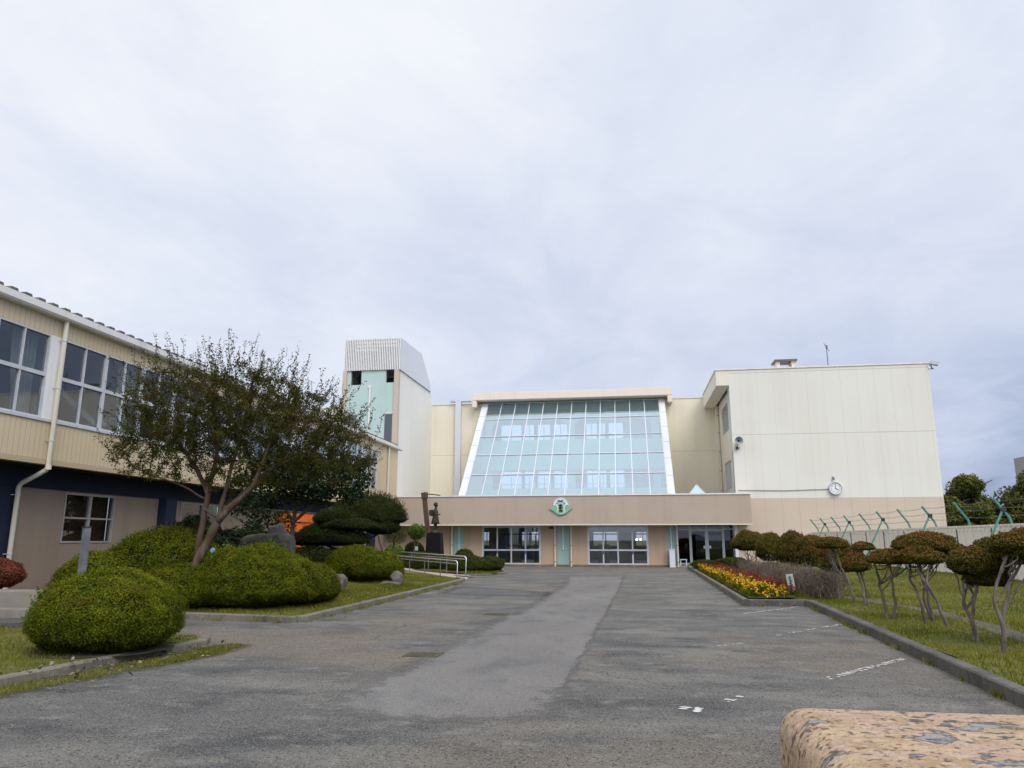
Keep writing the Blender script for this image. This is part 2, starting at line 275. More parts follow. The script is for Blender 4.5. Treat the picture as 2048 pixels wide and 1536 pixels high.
M['fl_red'] = leafm('red_petals', [(0.0, (0.13, 0.020, 0.016)), (0.6, (0.25, 0.032, 0.026)), (1.0, (0.33, 0.06, 0.045))], 0.2)

# ------------------------------------------------------------------ object helpers
def link(o): sc.collection.objects.link(o); return o
def tag(o, label=None, cat=None, group=None, kind=None):
    if label: o['label'] = label
    if cat: o['category'] = cat
    if group: o['group'] = group
    if kind: o['kind'] = kind
    return o
def thing(name, label, cat, loc=(0, 0, 0), group=None):
    o = link(bpy.data.objects.new(name, None)); o.location = loc
    o.empty_display_size = 0.2
    return tag(o, label, cat, group)
ABS = {}
def abs_loc(o):
    v = Vector(o.location)
    while o.parent: o = o.parent; v = v + Vector(o.location)
    return v
def put(o, parent):
    """mesh data is in world metres; a child keeps its place by cancelling its parent's location"""
    link(o)
    if parent is not None:
        o.parent = parent; o.location = -abs_loc(parent)
    return o
def rebase(o):
    """move a top-level mesh's origin to the centre of its base"""
    me = o.data; n = len(me.vertices); co = np.empty(n * 3, np.float32); me.vertices.foreach_get('co', co); co = co.reshape(-1, 3)
    c = (co.min(0) + co.max(0)) / 2; c[2] = co[:, 2].min()
    me.vertices.foreach_set('co', (co - c).ravel()); me.update(); o.location = c
    return o

class MB:
    def __init__(s): s.v = []; s.f = []
    def add(s, vs, fs):
        n = len(s.v); s.v += [tuple(p) for p in vs]; s.f += [tuple(i + n for i in f) for f in fs]; return s
    def box(s, x0, x1, y0, y1, z0, z1):
        return s.add([(x, y, z) for z in (z0, z1) for y in (y0, y1) for x in (x0, x1)],
                     [(0, 2, 3, 1), (4, 5, 7, 6), (0, 1, 5, 4), (2, 6, 7, 3), (0, 4, 6, 2), (1, 3, 7, 5)])
    def bar(s, p, q, wx, wy=None, up=(0, 0, 1)):
        """rectangular bar between two points"""
        wy = wy or wx; p = Vector(p); q = Vector(q); d = (q - p).normalized(); u = Vector(up)
        if abs(d.dot(u)) > 0.95: u = Vector((1, 0, 0))
        a = d.cross(u).normalized(); b = a.cross(d).normalized()
        vs = [e + a * sx * wx / 2 + b * sy * wy / 2 for e in (p, q) for sx, sy in ((-1, -1), (1, -1), (1, 1), (-1, 1))]
        return s.add(vs, [(3, 2, 1, 0), (4, 5, 6, 7), (0, 1, 5, 4), (1, 2, 6, 5), (2, 3, 7, 6), (3, 0, 4, 7)])
    def tube(s, pts, r, n=8, cap=True):
        pts = [Vector(p) for p in pts]; k = len(pts)
        rs = r if hasattr(r, '__len__') else [r] * k
        ref = Vector((0, 0, 1)) if abs((pts[-1] - pts[0]).normalized().z) < 0.8 else Vector((0, 1, 0))
        vs = []
        for i, p in enumerate(pts):
            d = (pts[min(i + 1, k - 1)] - pts[max(i - 1, 0)]).normalized()
            a = d.cross(ref)
            a = a.normalized() if a.length > 1e-4 else Vector((1, 0, 0)); b = d.cross(a).normalized()
            for j in range(n):
                t = 2 * math.pi * j / n; vs.append(p + (a * math.cos(t) + b * math.sin(t)) * rs[i])
        fs = [(i * n + j, i * n + (j + 1) % n, (i + 1) * n + (j + 1) % n, (i + 1) * n + j) for i in range(k - 1) for j in range(n)]
        if cap: fs += [tuple(range(n))[::-1], tuple((k - 1) * n + j for j in range(n))]
        return s.add(vs, fs)
    def prism(s, poly, axis, a, b):
        """polygon in the plane across axis, extruded from a to b. axis X: poly is (y,z); Y: (x,z); Z: (x,y)"""
        def P(u, v, t): return {'X': (t, u, v), 'Y': (u, t, v), 'Z': (u, v, t)}[axis]
        n = len(poly)
        vs = [P(u, v, a) for u, v in poly] + [P(u, v, b) for u, v in poly]
        return s.add(vs, [tuple(range(n)), tuple(range(2 * n - 1, n - 1, -1))] + [(i, i + n, (i + 1) % n + n, (i + 1) % n) for i in range(n)])
    def lathe(s, c, prof, axis='Z', n=24):
        """prof: (radius, offset along axis)"""
        vs = []
        for r, h in prof:
            for j in range(n):
                t = 2 * math.pi * j / n; u, v = r * math.cos(t), r * math.sin(t)
                vs.append({'Z': (c[0] + u, c[1] + v, c[2] + h), 'Y': (c[0] + u, c[1] + h, c[2] + v), 'X': (c[0] + h, c[1] + u, c[2] + v)}[axis])
        k = len(prof)
        fs = [(i * n + j, i * n + (j + 1) % n, (i + 1) * n + (j + 1) % n, (i + 1) * n + j) for i in range(k - 1) for j in range(n)]
        fs += [tuple(range(n))[::-1], tuple((k - 1) * n + j for j in range(n))]
        return s.add(vs, fs)
    def split(s, name, m, parent):
        """one part per box: group consecutive 8-vertex boxes into objects of their own"""
        for k in range(0, len(s.v), 8):
            q = MB(); q.v = s.v[k:k + 8]; q.f = [tuple(i - k for i in f) for f in s.f if k <= f[0] < k + 8]; q.build(name, m, parent)
    def build(s, name, m, parent=None, smooth=False, bevel=0.0, label=None, kind=None):
        me = bpy.data.meshes.new(name); me.from_pydata(s.v, [], s.f); me.validate()
        bm = bmesh.new(); bm.from_mesh(me); bmesh.ops.recalc_face_normals(bm, faces=bm.faces)
        if bevel: bmesh.ops.bevel(bm, geom=bm.edges[:], offset=bevel, segments=2, affect='EDGES', clamp_overlap=True)
        bm.to_mesh(me); bm.free()
        if smooth:
            me.polygons.foreach_set('use_smooth', [True] * len(me.polygons))
            if smooth == 'auto': me.set_sharp_from_angle(angle=R(40))
        me.materials.append(m)
        o = put(bpy.data.objects.new(name, me), parent)
        return tag(o, label, None, None, kind)

def np_mesh(name, V, F, m, parent=None, tint=None, smooth=False, mi=None):
    """V (n,3), F (k,4) or (k,3) arrays"""
    me = bpy.data.meshes.new(name); k, c = F.shape
    me.vertices.add(len(V)); me.vertices.foreach_set('co', np.asarray(V, np.float32).ravel())
    me.loops.add(k * c); me.loops.foreach_set('vertex_index', np.asarray(F, np.int32).ravel())
    me.polygons.add(k); me.polygons.foreach_set('loop_start', np.arange(0, k * c, c, dtype=np.int32))
    if smooth: me.polygons.foreach_set('use_smooth', np.ones(k, bool))
    if tint is not None:
        a = me.attributes.new('tint', 'FLOAT', 'FACE'); a.data.foreach_set('value', np.asarray(tint, np.float32))
    for mm in (m if isinstance(m, (list, tuple)) else [m]): me.materials.append(mm)
    if mi is not None: me.polygons.foreach_set('material_index', np.asarray(mi, np.int32))
    me.update(); me.validate()
    return put(bpy.data.objects.new(name, me), parent)

def unit(a): return a / np.maximum(np.linalg.norm(a, axis=1, keepdims=True), 1e-9)
def leaf_quads(P, Nn, size, aspect=0.5, spread=0.7, along=None):
    """diamond leaves at P, facing roughly Nn; returns V, F"""
    n = len(P); nn = unit(Nn + rng.normal(0, spread, (n, 3)))
    t = rng.normal(0, 1, (n, 3)) if along is None else along + rng.normal(0, 0.35, (n, 3))
    t = unit(t - (t * nn).sum(1, keepdims=True) * nn); b = np.cross(nn, t)
    s = (size * rng.uniform(0.7, 1.3, n))[:, None]
    V = np.stack([P - t * s * 0.5, P + b * s * aspect * 0.5 + nn * s * 0.08, P + t * s * 0.5, P - b * s * aspect * 0.5 + nn * s * 0.08], 1).reshape(-1, 3)
    return V, np.arange(n * 4).reshape(n, 4)
def pnoise(P, f, seed=0.0):
    return np.array([mnoise.noise(Vector((float(p[0]) * f + seed, float(p[1]) * f + seed * 1.7, float(p[2]) * f - seed))) for p in P])
def sphere_dirs(n):
    d = unit(rng.normal(0, 1, (n, 3))); return d

def dome(name, c, rad, n, leaf, m, parent, base=0.4, lump=0.08, freq=2.0, seed=0.0, top_tint=0.25, core=True, aspect=0.55, low=None, spread=0.55, hollow=1.0):
    """clipped shrub: c = centre of the base on the ground, rad = (rx, ry, height). Leaf shell over a dark twiggy core."""
    H = rad[2]; zc = H * base; c = np.array(c, float)
    d = sphere_dirs(n)
    def surf(d, k):
        r = 1 + lump * pnoise(d * np.array([1, 1, 1.2]), freq, seed) + lump * 0.5 * pnoise(d, freq * 2.6, seed + 5)
        p = d * (r * k)[:, None]
        up = p[:, 2] > 0
        # squarer shoulders than a sphere
        q = np.where(up, (H - zc), (zc if low is None else low))
        return c + np.stack([p[:, 0] * rad[0], p[:, 1] * rad[1], zc + p[:, 2] * q], 1)
    P = surf(d, rng.uniform(0.90, 1.0, n) + 0.025 * rng.normal(0, 1, n))
    nrm = unit(d / np.array([rad[0], rad[1], H * 0.6]))
    # thin spots and dark hollows where the twigs show, as in a shrub clipped by hand
    hol = pnoise(P / leaf * .034, 3.4, seed + 20) + .6 * pnoise(P / leaf * .034, 8.0, seed + 30)
    P = P - nrm * (np.clip(hol - .12, 0, .5) * 2.2 * leaf * hollow)[:, None]
    keep = (P[:, 2] > c[2] + 0.02) & (rng.uniform(0, 1, n) > np.clip((hol - .22) * 2.0 * hollow, 0, .62)); P, nrm, d = P[keep], nrm[keep], d[keep]
    V, F = leaf_quads(P, nrm, leaf, aspect, spread)
    cl = 0.5 + 0.5 * pnoise(P, 2.2, seed + 9)
    cl3 = pnoise(P, 5.5, seed + 13)
    ti = np.clip(0.36 + top_tint * d[:, 2] + 0.45 * (cl - 0.5) + .25 * cl3 + rng.normal(0, 0.13, len(P)), 0, 1)  # lit tops, shaded feet put into leaf tint; topiary tops also redder growth
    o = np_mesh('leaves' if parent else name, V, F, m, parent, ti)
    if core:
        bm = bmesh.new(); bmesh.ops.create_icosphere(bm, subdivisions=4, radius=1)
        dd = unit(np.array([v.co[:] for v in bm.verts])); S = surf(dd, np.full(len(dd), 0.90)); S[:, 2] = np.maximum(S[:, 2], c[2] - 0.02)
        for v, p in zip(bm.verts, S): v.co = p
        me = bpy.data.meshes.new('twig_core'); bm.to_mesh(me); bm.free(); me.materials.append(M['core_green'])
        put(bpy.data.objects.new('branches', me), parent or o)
    return o

def bush(name, label, cat, c, rad, n, leaf, m, group=None, **k):
    t = thing(name, label, cat, c, group)
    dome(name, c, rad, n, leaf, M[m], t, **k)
    return t

# ------------------------------------------------------------------ ground
def grid_sheet(name, x0, x1, y0, y1, nx, ny, hf, m, kind='structure', inside=None):
    xs = np.linspace(x0, x1, nx + 1); ys = np.linspace(y0, y1, ny + 1)
    XX, YY = np.meshgrid(xs, ys); V = np.stack([XX, YY, hf(XX, YY)], -1).reshape(-1, 3)
    i = np.arange(nx * ny); r, c = i // nx, i % nx; a = r * (nx + 1) + c
    F = np.stack([a, a + 1, a + nx + 2, a + nx + 1], 1)
    if inside is not None:
        ctr = V[F].mean(1); F = F[inside(ctr[:, 0], ctr[:, 1])]
    return tag(np_mesh(name, V, F, m, None, smooth=True), kind=kind)
def flat_poly(name, poly, z, m, kind='structure'):
    mb = MB(); mb.add([(x, y, z) for x, y in poly], [tuple(range(len(poly)))])
    return mb.build(name, m, kind=kind)
def in_poly(poly):
    poly = np.array(poly)
    def f(x, y):
        r = np.zeros(x.shape, bool); n = len(poly)
        for i in range(n):
            (xa, ya), (xb, yb) = poly[i], poly[(i + 1) % n]
            c = ((ya > y) != (yb > y)) & (x < (xb - xa) * (y - ya) / (yb - ya + 1e-12) + xa)
            r ^= c
        return r
    return f

g = MB(); g.add([(-2500, -2500, -0.03), (2500, -2500, -0.03), (2500, 2500, -0.03), (-2500, 2500, -0.03)], [(0, 1, 2, 3)])
g.build('ground', M['earth'], kind='structure')
road = flat_poly('road', [(-30, -8), (4.6, -8), (4.6, 48.0), (-30, 48.0)], 0.0, M['asphalt'])
# newer strip of asphalt laid down the middle, its edge slightly uneven
pl = [(-3.1, 7.55), (-2.3, 7.22), (-1.5, 7.26), (-0.85, 7.5), (-0.80, 9.2), (-0.70, 13), (-0.72, 13.02), (-0.55, 20), (-0.40, 29.2), (-0.32, 35.6), (-2.9, 35.2), (-2.46, 29.0), (-2.52, 22), (-2.62, 17.2), (-2.80, 16.9), (-2.86, 12)]
def ragged(poly, step, amp, seed):
    out = []
    for i, p in enumerate(poly):
        a, b = Vector(p), Vector(poly[(i + 1) % len(poly)]); n = max(1, int((b - a).length / step))
        for k in range(n):
            q = a.lerp(b, k / n); out.append((q.x + amp * mnoise.noise(Vector((q.x * 1.3, q.y * 1.3, seed))) + amp * .5 * mnoise.noise(Vector((q.x * 6, q.y * 6, seed))), q.y + amp * mnoise.noise(Vector((q.x * 1.3, q.y * 1.3, seed + 9))) + amp * .5 * mnoise.noise(Vector((q.x * 6, q.y * 6, seed + 5)))))
    return out
def worn_sheet(poly, z, m, cell, soft):
    """thin overlay as a fine grid; every corner stores how thick the layer still is, falling off towards its outline"""
    P = np.array(poly); x0, y0 = P.min(0) - cell; x1, y1 = P.max(0) + cell; nx, ny = int((x1 - x0) / cell), int((y1 - y0) / cell)
    o = grid_sheet('road_patch', x0, x1, y0, y1, nx, ny, lambda x, y: z + 0 * x, m)
    n = len(o.data.vertices); co = np.empty(n * 3, np.float32); o.data.vertices.foreach_get('co', co); co = co.reshape(-1, 3)[:, :2]
    d = np.full(n, 1e9)
    for a, b in zip(P, np.roll(P, -1, 0)):
        ab = b - a; t = np.clip(((co - a) @ ab) / (ab @ ab + 1e-9), 0, 1); d = np.minimum(d, np.linalg.norm(co - a - t[:, None] * ab, axis=1))
    d = np.where(in_poly(poly)(co[:, 0], co[:, 1]), d, -d)
    sf = soft(co[:, 0], co[:, 1]); a = o.data.attributes.new('thick', 'FLOAT', 'POINT'); a.data.foreach_set('value', np.clip(.5 + d / sf, -2, 2).astype(np.float32))
    return o
worn_sheet(ragged(pl, .12, .05, 1.0), 0.004, M['patch'], .07, lambda x, y: np.where((x < -1.9) | (y < 9.0) | (y > 33), .40, .11))
worn_sheet(ragged([(-6.2, 27.0), (-2.62, 24.6), (-2.62, 24.0), (-2.62, 22.9), (-4.4, 23.0), (-5.9, 23.4)], .15, .12, 2.0), 0.004, mat('dark_asphalt', (0.100, 0.100, 0.102), 0.95, [((0.6,) * 3, 6, (0.15, 0.143, 0.13), 0.45, 0.65), ((70,) * 3, 2, (0.30, 0.30, 0.30), 0.60, 0.72), ((50,) * 3, 3, (0.04, 0.04, 0.04), 0.56, 0.68)], ((90,) * 3, 0.6, 0.008), spec=0.15, fade=True), .1, lambda x, y: .5 + 0 * x)

def marking(a, b, wd, keep, seed):
    """a worn painted line: broken flakes of paint between two points"""
    r = random.Random(seed); a = Vector(a); b = Vector(b); d = (b - a); ln = d.length; d.normalize(); nrm = Vector((-d.y, d.x))
    mb = MB(); s = 0.0
    while s < ln:
        seg = r.uniform(0.05, 0.16)
        for k in range(3):
            if r.random() < keep(s / ln):
                o = (k - 1) * wd / 3; e = min(ln, s + seg * r.uniform(0.7, 1.0)); w2 = wd / 6 * r.uniform(0.8, 1.05)
                n = 6; c = a + d * (s + e) / 2 + nrm * o; hl = (e - s) / 2
                mb.add([(*(c + d * math.cos(t) * hl * r.uniform(.8, 1.15) + nrm * math.sin(t) * w2 * r.uniform(.8, 1.25)), 0.008) for t in [2 * math.pi * i / n for i in range(n)]], [tuple(range(n))])
        s += seg
    return mb.build('road_marking', M['mark'], kind='structure')
marking((2.30, 9.98), (3.78, 11.78), 0.11, lambda t: 0.55 + 0.4 * t, 3)
marking((2.46, 14.2), (4.15, 16.3), 0.10, lambda t: 0.22 + 0.5 * t, 4)
marking((2.50, 18.2), (4.20, 20.35), 0.10, lambda t: 0.80, 5)
marking((2.55, 19.5), (3.75, 19.2), 0.09, lambda t: 0.35, 9)
marking((0.42, 8.05), (0.66, 8.0), 0.22, lambda t: 0.75, 6)
marking((0.9, 8.45), (1.15, 8.75), 0.12, lambda t: 0.45, 7)
marking((1.35, 12.7), (1.75, 13.1), 0.10, lambda t: 0.5, 8)
# two sunken drain covers with grass in the gaps
for x, y in ((-3.05, 11.1), (-3.05, 17.2)):
    c = MB()
    for k in range(6): c.box(x - 0.22, x + 0.22, y - 0.2 + k * 0.07, y - 0.165 + k * 0.07, 0.004, 0.012)
    c.box(x - 0.26, x - 0.22, y - 0.22, y + 0.22, 0.004, 0.014); c.box(x + 0.22, x + 0.26, y - 0.22, y + 0.22, 0.004, 0.014)
    tag(rebase(c.build('drain_cover', M['rust'])), 'small rusty drain grate in the asphalt, ' + ('the nearer of the two beside the patch' if y < 14 else 'the farther of the two beside the patch'), 'drain cover', 'drain grates in the yard')

def kerb(poly, wd, h, m, side=1, z0=-0.02):
    """kerb stones along a polyline; poly is the road edge, the stone lies on the `side`"""
    pts = [Vector(p) for p in poly]; off = []
    for i, p in enumerate(pts):
        ds = []
        if i > 0: ds.append((pts[i] - pts[i - 1]).normalized())
        if i < len(pts) - 1: ds.append((pts[i + 1] - pts[i]).normalized())
        ns = [Vector((-d.y, d.x)) * side for d in ds]; nv = sum(ns, Vector((0, 0))).normalized()
        off.append(p + nv * wd / max(0.4, nv.dot(ns[0])))
    mb = MB()
    n = len(pts); ch = 0.02
    prof = lambda p, q: [(*p, z0), (*p, h - ch), (*(p + (q - p).normalized() * ch), h), (*q, h), (*q, z0)]
    vs = [v for p, q in zip(pts, off) for v in prof(p, q)]
    fs = [(i * 5 + j, i * 5 + j + 1, (i + 1) * 5 + j + 1, (i + 1) * 5 + j) for i in range(n - 1) for j in range(4)]
    fs += [(0, 1, 2, 3, 4), tuple((n - 1) * 5 + j for j in (4, 3, 2, 1, 0))]
    mb.add(vs, fs); return mb.build('kerb', m, kind='structure')
LK = [(-22, 17.0), (-12.5, 15.55), (-9.4, 15.2), (-8.0, 15.0), (-6.85, 14.78), (-6.62, 15.1), (-6.6, 22), (-6.6, 29.6), (-6.72, 30.6), (-7.1, 31.2)]
kerb(LK, 0.15, 0.13, M['kerb'], 1)
kerb([(-8.3, 2.0), (-7.75, 5.0), (-7.2, 8.1), (-6.95, 10.2), (-6.72, 11.5), (-6.95, 12.0)], 0.14, 0.10, M['kerb'], 1)
RK = [(3.3, -6), (3.62, 5), (3.85, 9), (4.15, 15), (4.40, 20.3), (4.33, 20.48), (2.85, 20.35)]
kerb(RK, 0.16, 0.16, M['kerb_dark'], -1)
kerb([(2.83, 20.3), (2.92, 25), (3.05, 32), (3.2, 40), (3.3, 46)], 0.12, 0.16, M['kerb'], -1)
kerb([(-7.9, 34.9), (-6.75, 35.2), (-6.3, 36.2), (-6.1, 37.6), (-6.35, 38.2), (-7.3, 43.5)], 0.12, 0.10, M['kerb'], 1)

def hl(x, y):      # left garden: a low mound rising away from the kerb
    e = np.clip((-6.7 - x) / 6, 0, 1) * np.clip((y - 15.2) / 5, 0, 1)
    return 0.11 + 0.32 * e * e * (3 - 2 * e) + 0.02 * np.sin(x * 3.1) * np.cos(y * 2.3)
LP = [(-15.6, 16.2), (-12.5, 15.72), (-9.4, 15.36), (-8.0, 15.16), (-6.9, 14.95), (-6.76, 15.2), (-6.75, 22), (-6.75, 29.6), (-6.9, 30.5), (-7.2, 31.0), (-15.6, 37.5)]
grid_sheet('lawn', -15.7, -6.7, 14.9, 37.6, 90, 220, hl, M['turf'], inside=in_poly(LP))
LP2 = [(-15.6, 37.9), (-11.2, 34.4), (-7.9, 35.05), (-6.85, 35.35), (-6.45, 36.3), (-6.25, 37.6), (-6.5, 38.2), (-7.4, 43.6), (-9.8, 47.6), (-15.6, 47.6)]
hl2 = lambda x, y: 0.09 + 0.25 * np.clip((-7.0 - x) / 5, 0, 1) + 0 * y
grid_sheet('lawn', -15.7, -6.0, 34.2, 47.7, 80, 110, hl2, M['turf'], inside=in_poly(LP2))
LP3 = [(-14.0, 2.0), (-8.4, 2.0), (-7.88, 5.0), (-7.33, 8.1), (-7.08, 10.2), (-6.9, 11.4), (-7.1, 12.0), (-9.5, 12.35), (-14.0, 12.75)]
hl3 = lambda x, y: 0.085 + 0.01 * np.sin(x * 4) * np.cos(y * 3.3)
grid_sheet('lawn', -14.0, -6.8, 2.0, 12.8, 90, 130, hl3, M['turf'], inside=in_poly(LP3))
LP4 = [(-8.15, 2.0), (-7.65, 5.0), (-7.1, 8.1), (-6.85, 10.2), (-6.6, 11.3), (-6.35, 11.75), (-6.1, 11.6), (-6.0, 10.7), (-6.25, 9.6), (-6.6, 8.4), (-7.0, 6.0), (-7.5, 2.0)]
M['turf_thin'] = mat('thin_turf', (0.085, 0.088, 0.022), 1.0, [((0.9,) * 3, 5, (0.13, 0.11, 0.045), 0.45, 0.68), ((22,) * 3, 4, (0.05, 0.05, 0.02), 0.5, 0.7)], ((35,) * 3, 1.0, 0.03), fade=True)
worn_sheet(LP4, 0.006, M['turf_thin'], .06, lambda x, y: .35 + 0 * x).name = 'moss'
def hr(x, y):      # right bank, rising to the fence
    kx = 3.5 + 0.045 * np.clip(y, 0, 20)
    e = np.clip((x - 6.9) / 4.0, 0, 1)
    return 0.14 + 0.04 * np.clip((x - kx) / 2.2, 0, 1) + 0.36 * e * e * (3 - 2 * e) + 0.02 * np.sin(x * 2.3 + y) * np.cos(y * 1.1)
RP = [(3.5, -5.9), (3.79, 5), (4.02, 9), (4.32, 15), (4.55, 20.2), (4.5, 20.62), (2.98, 20.5), (3.06, 25), (3.18, 32), (3.33, 40), (3.43, 46), (7.4, 48.4), (11.6, 48.4), (11.6, -5.9)]
grid_sheet('lawn', 2.9, 11.6, -5.9, 48.4, 90, 380, hr, M['turf'], inside=in_poly(RP))
PP = [(5.45, 11.0), (5.62, 12.3), (5.9, 14.2), (6.05, 17), (5.85, 19.5), (5.3, 22.2), (5.55, 22.7), (6.15, 20.0), (6.42, 17), (6.25, 13.8), (5.9, 11.5), (5.8, 7), (5.5, 7)]
grid_sheet('path', 5.0, 6.8, 7, 23, 60, 300, lambda x, y: hr(x, y) + 0.006, M['dirt'], inside=in_poly(PP))
FB = [(3.0, 20.55), (3.10, 25), (3.22, 32), (3.36, 40), (3.42, 44), (4.6, 44), (4.9, 33), (4.75, 26), (4.35, 21.6), (4.15, 20.6)]
grid_sheet('flower_bed', 2.9, 5.0, 20.5, 44.1, 40, 240, lambda x, y: hr(x, y) + 0.05, M['soil'], inside=in_poly(FB))
# ramp that climbs beside the handrails
rp = MB(); a_ = [(-6.85, 31.35, 0.0), (-7.35, 34.7, 0.0), (-11.9, 37.3, 0.35), (-11.0, 34.35, 0.35)]
rp.add([(x, y, z + 0.03) for x, y, z in a_] + [(x, y, -0.05) for x, y, z in a_], [(0, 1, 2, 3), (7, 6, 5, 4)] + [(i, i + 4, (i + 1) % 4 + 4, (i + 1) % 4) for i in range(4)])
rp.build('ramp', mat('pale_concrete', (0.38, 0.34, 0.28), 0.9, [((1.5,) * 3, 5, (0.29, 0.26, 0.21), 0.4, 0.7)], ((30,) * 3, 0.4, 0.01)), kind='structure')
st = MB(); st.box(-15.75, -12.9, 14.85, 15.35, -0.02, 0.17).box(-15.75, -13.0, 15.352, 16.25, -0.02, 0.50)
st.build('steps', M['concrete'], bevel=0.015, kind='structure')

# ------------------------------------------------------------------ walls with openings
def holed(mb, axis, at, th, u0, u1, z0, z1, holes):
    """wall of thickness th behind plane `at`; holes are (u0,u1,z0,z1). axis 'Y': wall across X; axis 'X': wall across Y"""
    us = sorted({u0, u1, *[min(max(h[i], u0), u1) for h in holes for i in (0, 1)]}); zs = sorted({z0, z1, *[min(max(h[i], z0), z1) for h in holes for i in (2, 3)]})
    for a, b in zip(us, us[1:]):
        run = None
        for c, d in zip(zs, zs[1:]):
            solid = not any(h[0] < (a + b) / 2 < h[1] and h[2] < (c + d) / 2 < h[3] for h in holes)
            if solid: run = (run[0], d) if run else (c, d)
            if (not solid or d == zs[-1]) and run:
                if axis == 'Y': mb.box(a, b, at, at + th, *run)
                else: mb.box(at, at + th, a, b, *run)
                run = None
    return mb

# ------------------------------------------------------------------ the left wing
W = thing('school_wing', 'long two-storey wing in ribbed beige siding with an overhanging upper floor, on the left', 'building', (-15.8, 28, 0))
groups = [(10.06, 4), (17.35, 4), (24.6, 4), (32.9, 2), (36.3, 4)]
mb = MB()
mb.box(-15.2, -15.0, 8.0, 47.1, 3.72, 4.68).box(-15.2, -15.0, 8.0, 47.1, 6.98, 7.45)
mb.box(-15.2, -15.0, 8.0, 10.06, 4.68, 6.98).box(-15.2, -15.0, 43.1, 47.1, 4.68, 6.98)
mb.box(-24, -15.2, 46.9, 47.1, 3.72, 7.45)
mb.build('upper_wall', M['siding'], W)
MB().box(-15.22, -14.985, 8.0, 47.12, 3.58, 3.72).build('soffit_edge', M['siding_edge'], W)
p = MB()
for a, b in ((16.86, 17.35), (24.15, 24.6), (31.4, 32.9)): p.box(-15.15, -14.99, a, b, 4.75, 6.98)
p.split('pier', M['white'], W)
MB().box(-15.2, -14.96, 10.06, 43.1, 4.68, 4.75).build('sill', M['alu'], W)
for y0, n in groups:
    for k in range(n):
        a = y0 + k * 1.7 + 0.004; b = a + 1.692; f = MB(); x0, x1 = -15.12, -15.0
        f.box(x0, x1, a, a + .05, 4.752, 6.978).box(x0, x1, b - .05, b, 4.752, 6.978)
        f.box(x0, x1, a + .05, b - .05, 4.752, 4.80).box(x0, x1, a + .05, b - .05, 6.94, 6.978)
        f.box(x0, x1, a + .05, b - .05, 5.85, 5.95)
        m_ = (a + b) / 2; f.box(x0 + .01, x1 - .01, m_ - .022, m_ + .022, 4.80, 5.85).box(x0 + .01, x1 - .01, m_ - .022, m_ + .022, 5.95, 6.94)
        fr = f.build('window', M['alu'], W)
        g = MB()
        for (c, d) in ((a + .05, m_ - .022), (m_ + .022, b - .05)):
            for (e, h) in ((4.80, 5.85), (5.95, 6.94)): g.box(-15.07, -15.062, c, d, e, h)
        g.build('pane', M['glass'], fr)
it = MB(); it.box(-24, -15.2, 8, 46.9, 3.72, 3.80).box(-24.2, -24, 8, 47.1, 3.72, 7.45).box(-24, -15.2, 7.8, 8, 3.72, 7.45)
for y in (17.0, 24.4, 32.2): it.box(-24, -15.22, y - .08, y + .08, 3.80, 7.2)
it.split('room', M['shade'], W)
MB().box(-24, -15.2, 8, 46.9, 7.2, 7.44).build('room_ceiling', M['ceiling'], W)
br = MB(); br.bar((-15.4, 17.4, 5.87), (-15.4, 20.6, 4.36), .09, .16).bar((-15.47, 17.9, 4.42), (-15.47, 21.6, 5.75), .09, .16)
br.build('cross_brace', mat('grey_steel', (0.34, 0.38, 0.42), 0.6), W)
# lower storey, set back under the overhang
lw = holed(MB(), 'X', -16.0, .2, 17.35, 47.1, -0.02, 3.02, [(19.0, 21.1, 1.57, 2.97), (24.6, 27.4, .9, 2.97), (36, 44.2, .5, 2.9)])
lw.build('lower_wall', mat('tan_lower_wall', (0.275, 0.21, 0.158), 0.85, [streaks((0.235, 0.178, 0.135), 0.4, 0.8)], ((70,) * 3, 0.3, 0.01)), W)
nv = MB(); nv.box(-16.0, -15.78, 8, 17.35, -0.02, 3.02).box(-16.0, -15.76, 8, 47.1, 3.02, 3.58).box(-16, -15.22, 8, 47.1, 3.56, 3.58)
nv.box(-15.8, -15.5, 23.3, 23.9, 0, 3.02).box(-15.8, -15.5, 43.9, 44.7, 0, 3.02)
nv.build('navy_beam', M['navy'], W)
MB().box(-15.8, -15.7, 24.0, 24.2, 0.2, 3.02).build('corner_post', M['alu'], W)
def slide_window(y0, y1, z0, z1, x, parent, inner, cols=2, mid=None):
    f = MB(); f.box(x - .1, x + .02, y0, y0 + .05, z0, z1).box(x - .1, x + .02, y1 - .05, y1, z0, z1).box(x - .1, x + .02, y0 + .05, y1 - .05, z0, z0 + .05).box(x - .1, x + .02, y0 + .05, y1 - .05, z1 - .05, z1)
    for k in range(1, cols): c = y0 + (y1 - y0) * k / cols; f.box(x - .09, x + .01, c - .045, c + .045, z0 + .05, z1 - .05)
    mid = mid or (z0 + z1) / 2; f.box(x - .085, x + .005, y0 + .05, y1 - .05, mid - .025, mid + .025)
    fr = f.build('window', M['alu_dull'], parent)
    MB().box(x - .05, x - .042, y0 + .05, y1 - .05, z0 + .05, z1 - .05).build('pane', M['glass'], fr)
    if inner: MB().box(x - .35, x - .3, y0 - .1, y1 + .1, z0 - .1, z1 + .1).build('window_backing', inner, fr)  # brown one is a blind; dark and grey ones stand in for unlit rooms
slide_window(19.0, 21.1, 1.57, 2.97, -15.8, W, M['window_backing'])
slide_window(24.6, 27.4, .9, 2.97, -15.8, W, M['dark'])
slide_window(36, 43.8, .5, 2.9, -15.8, W, M['shade'], 6)
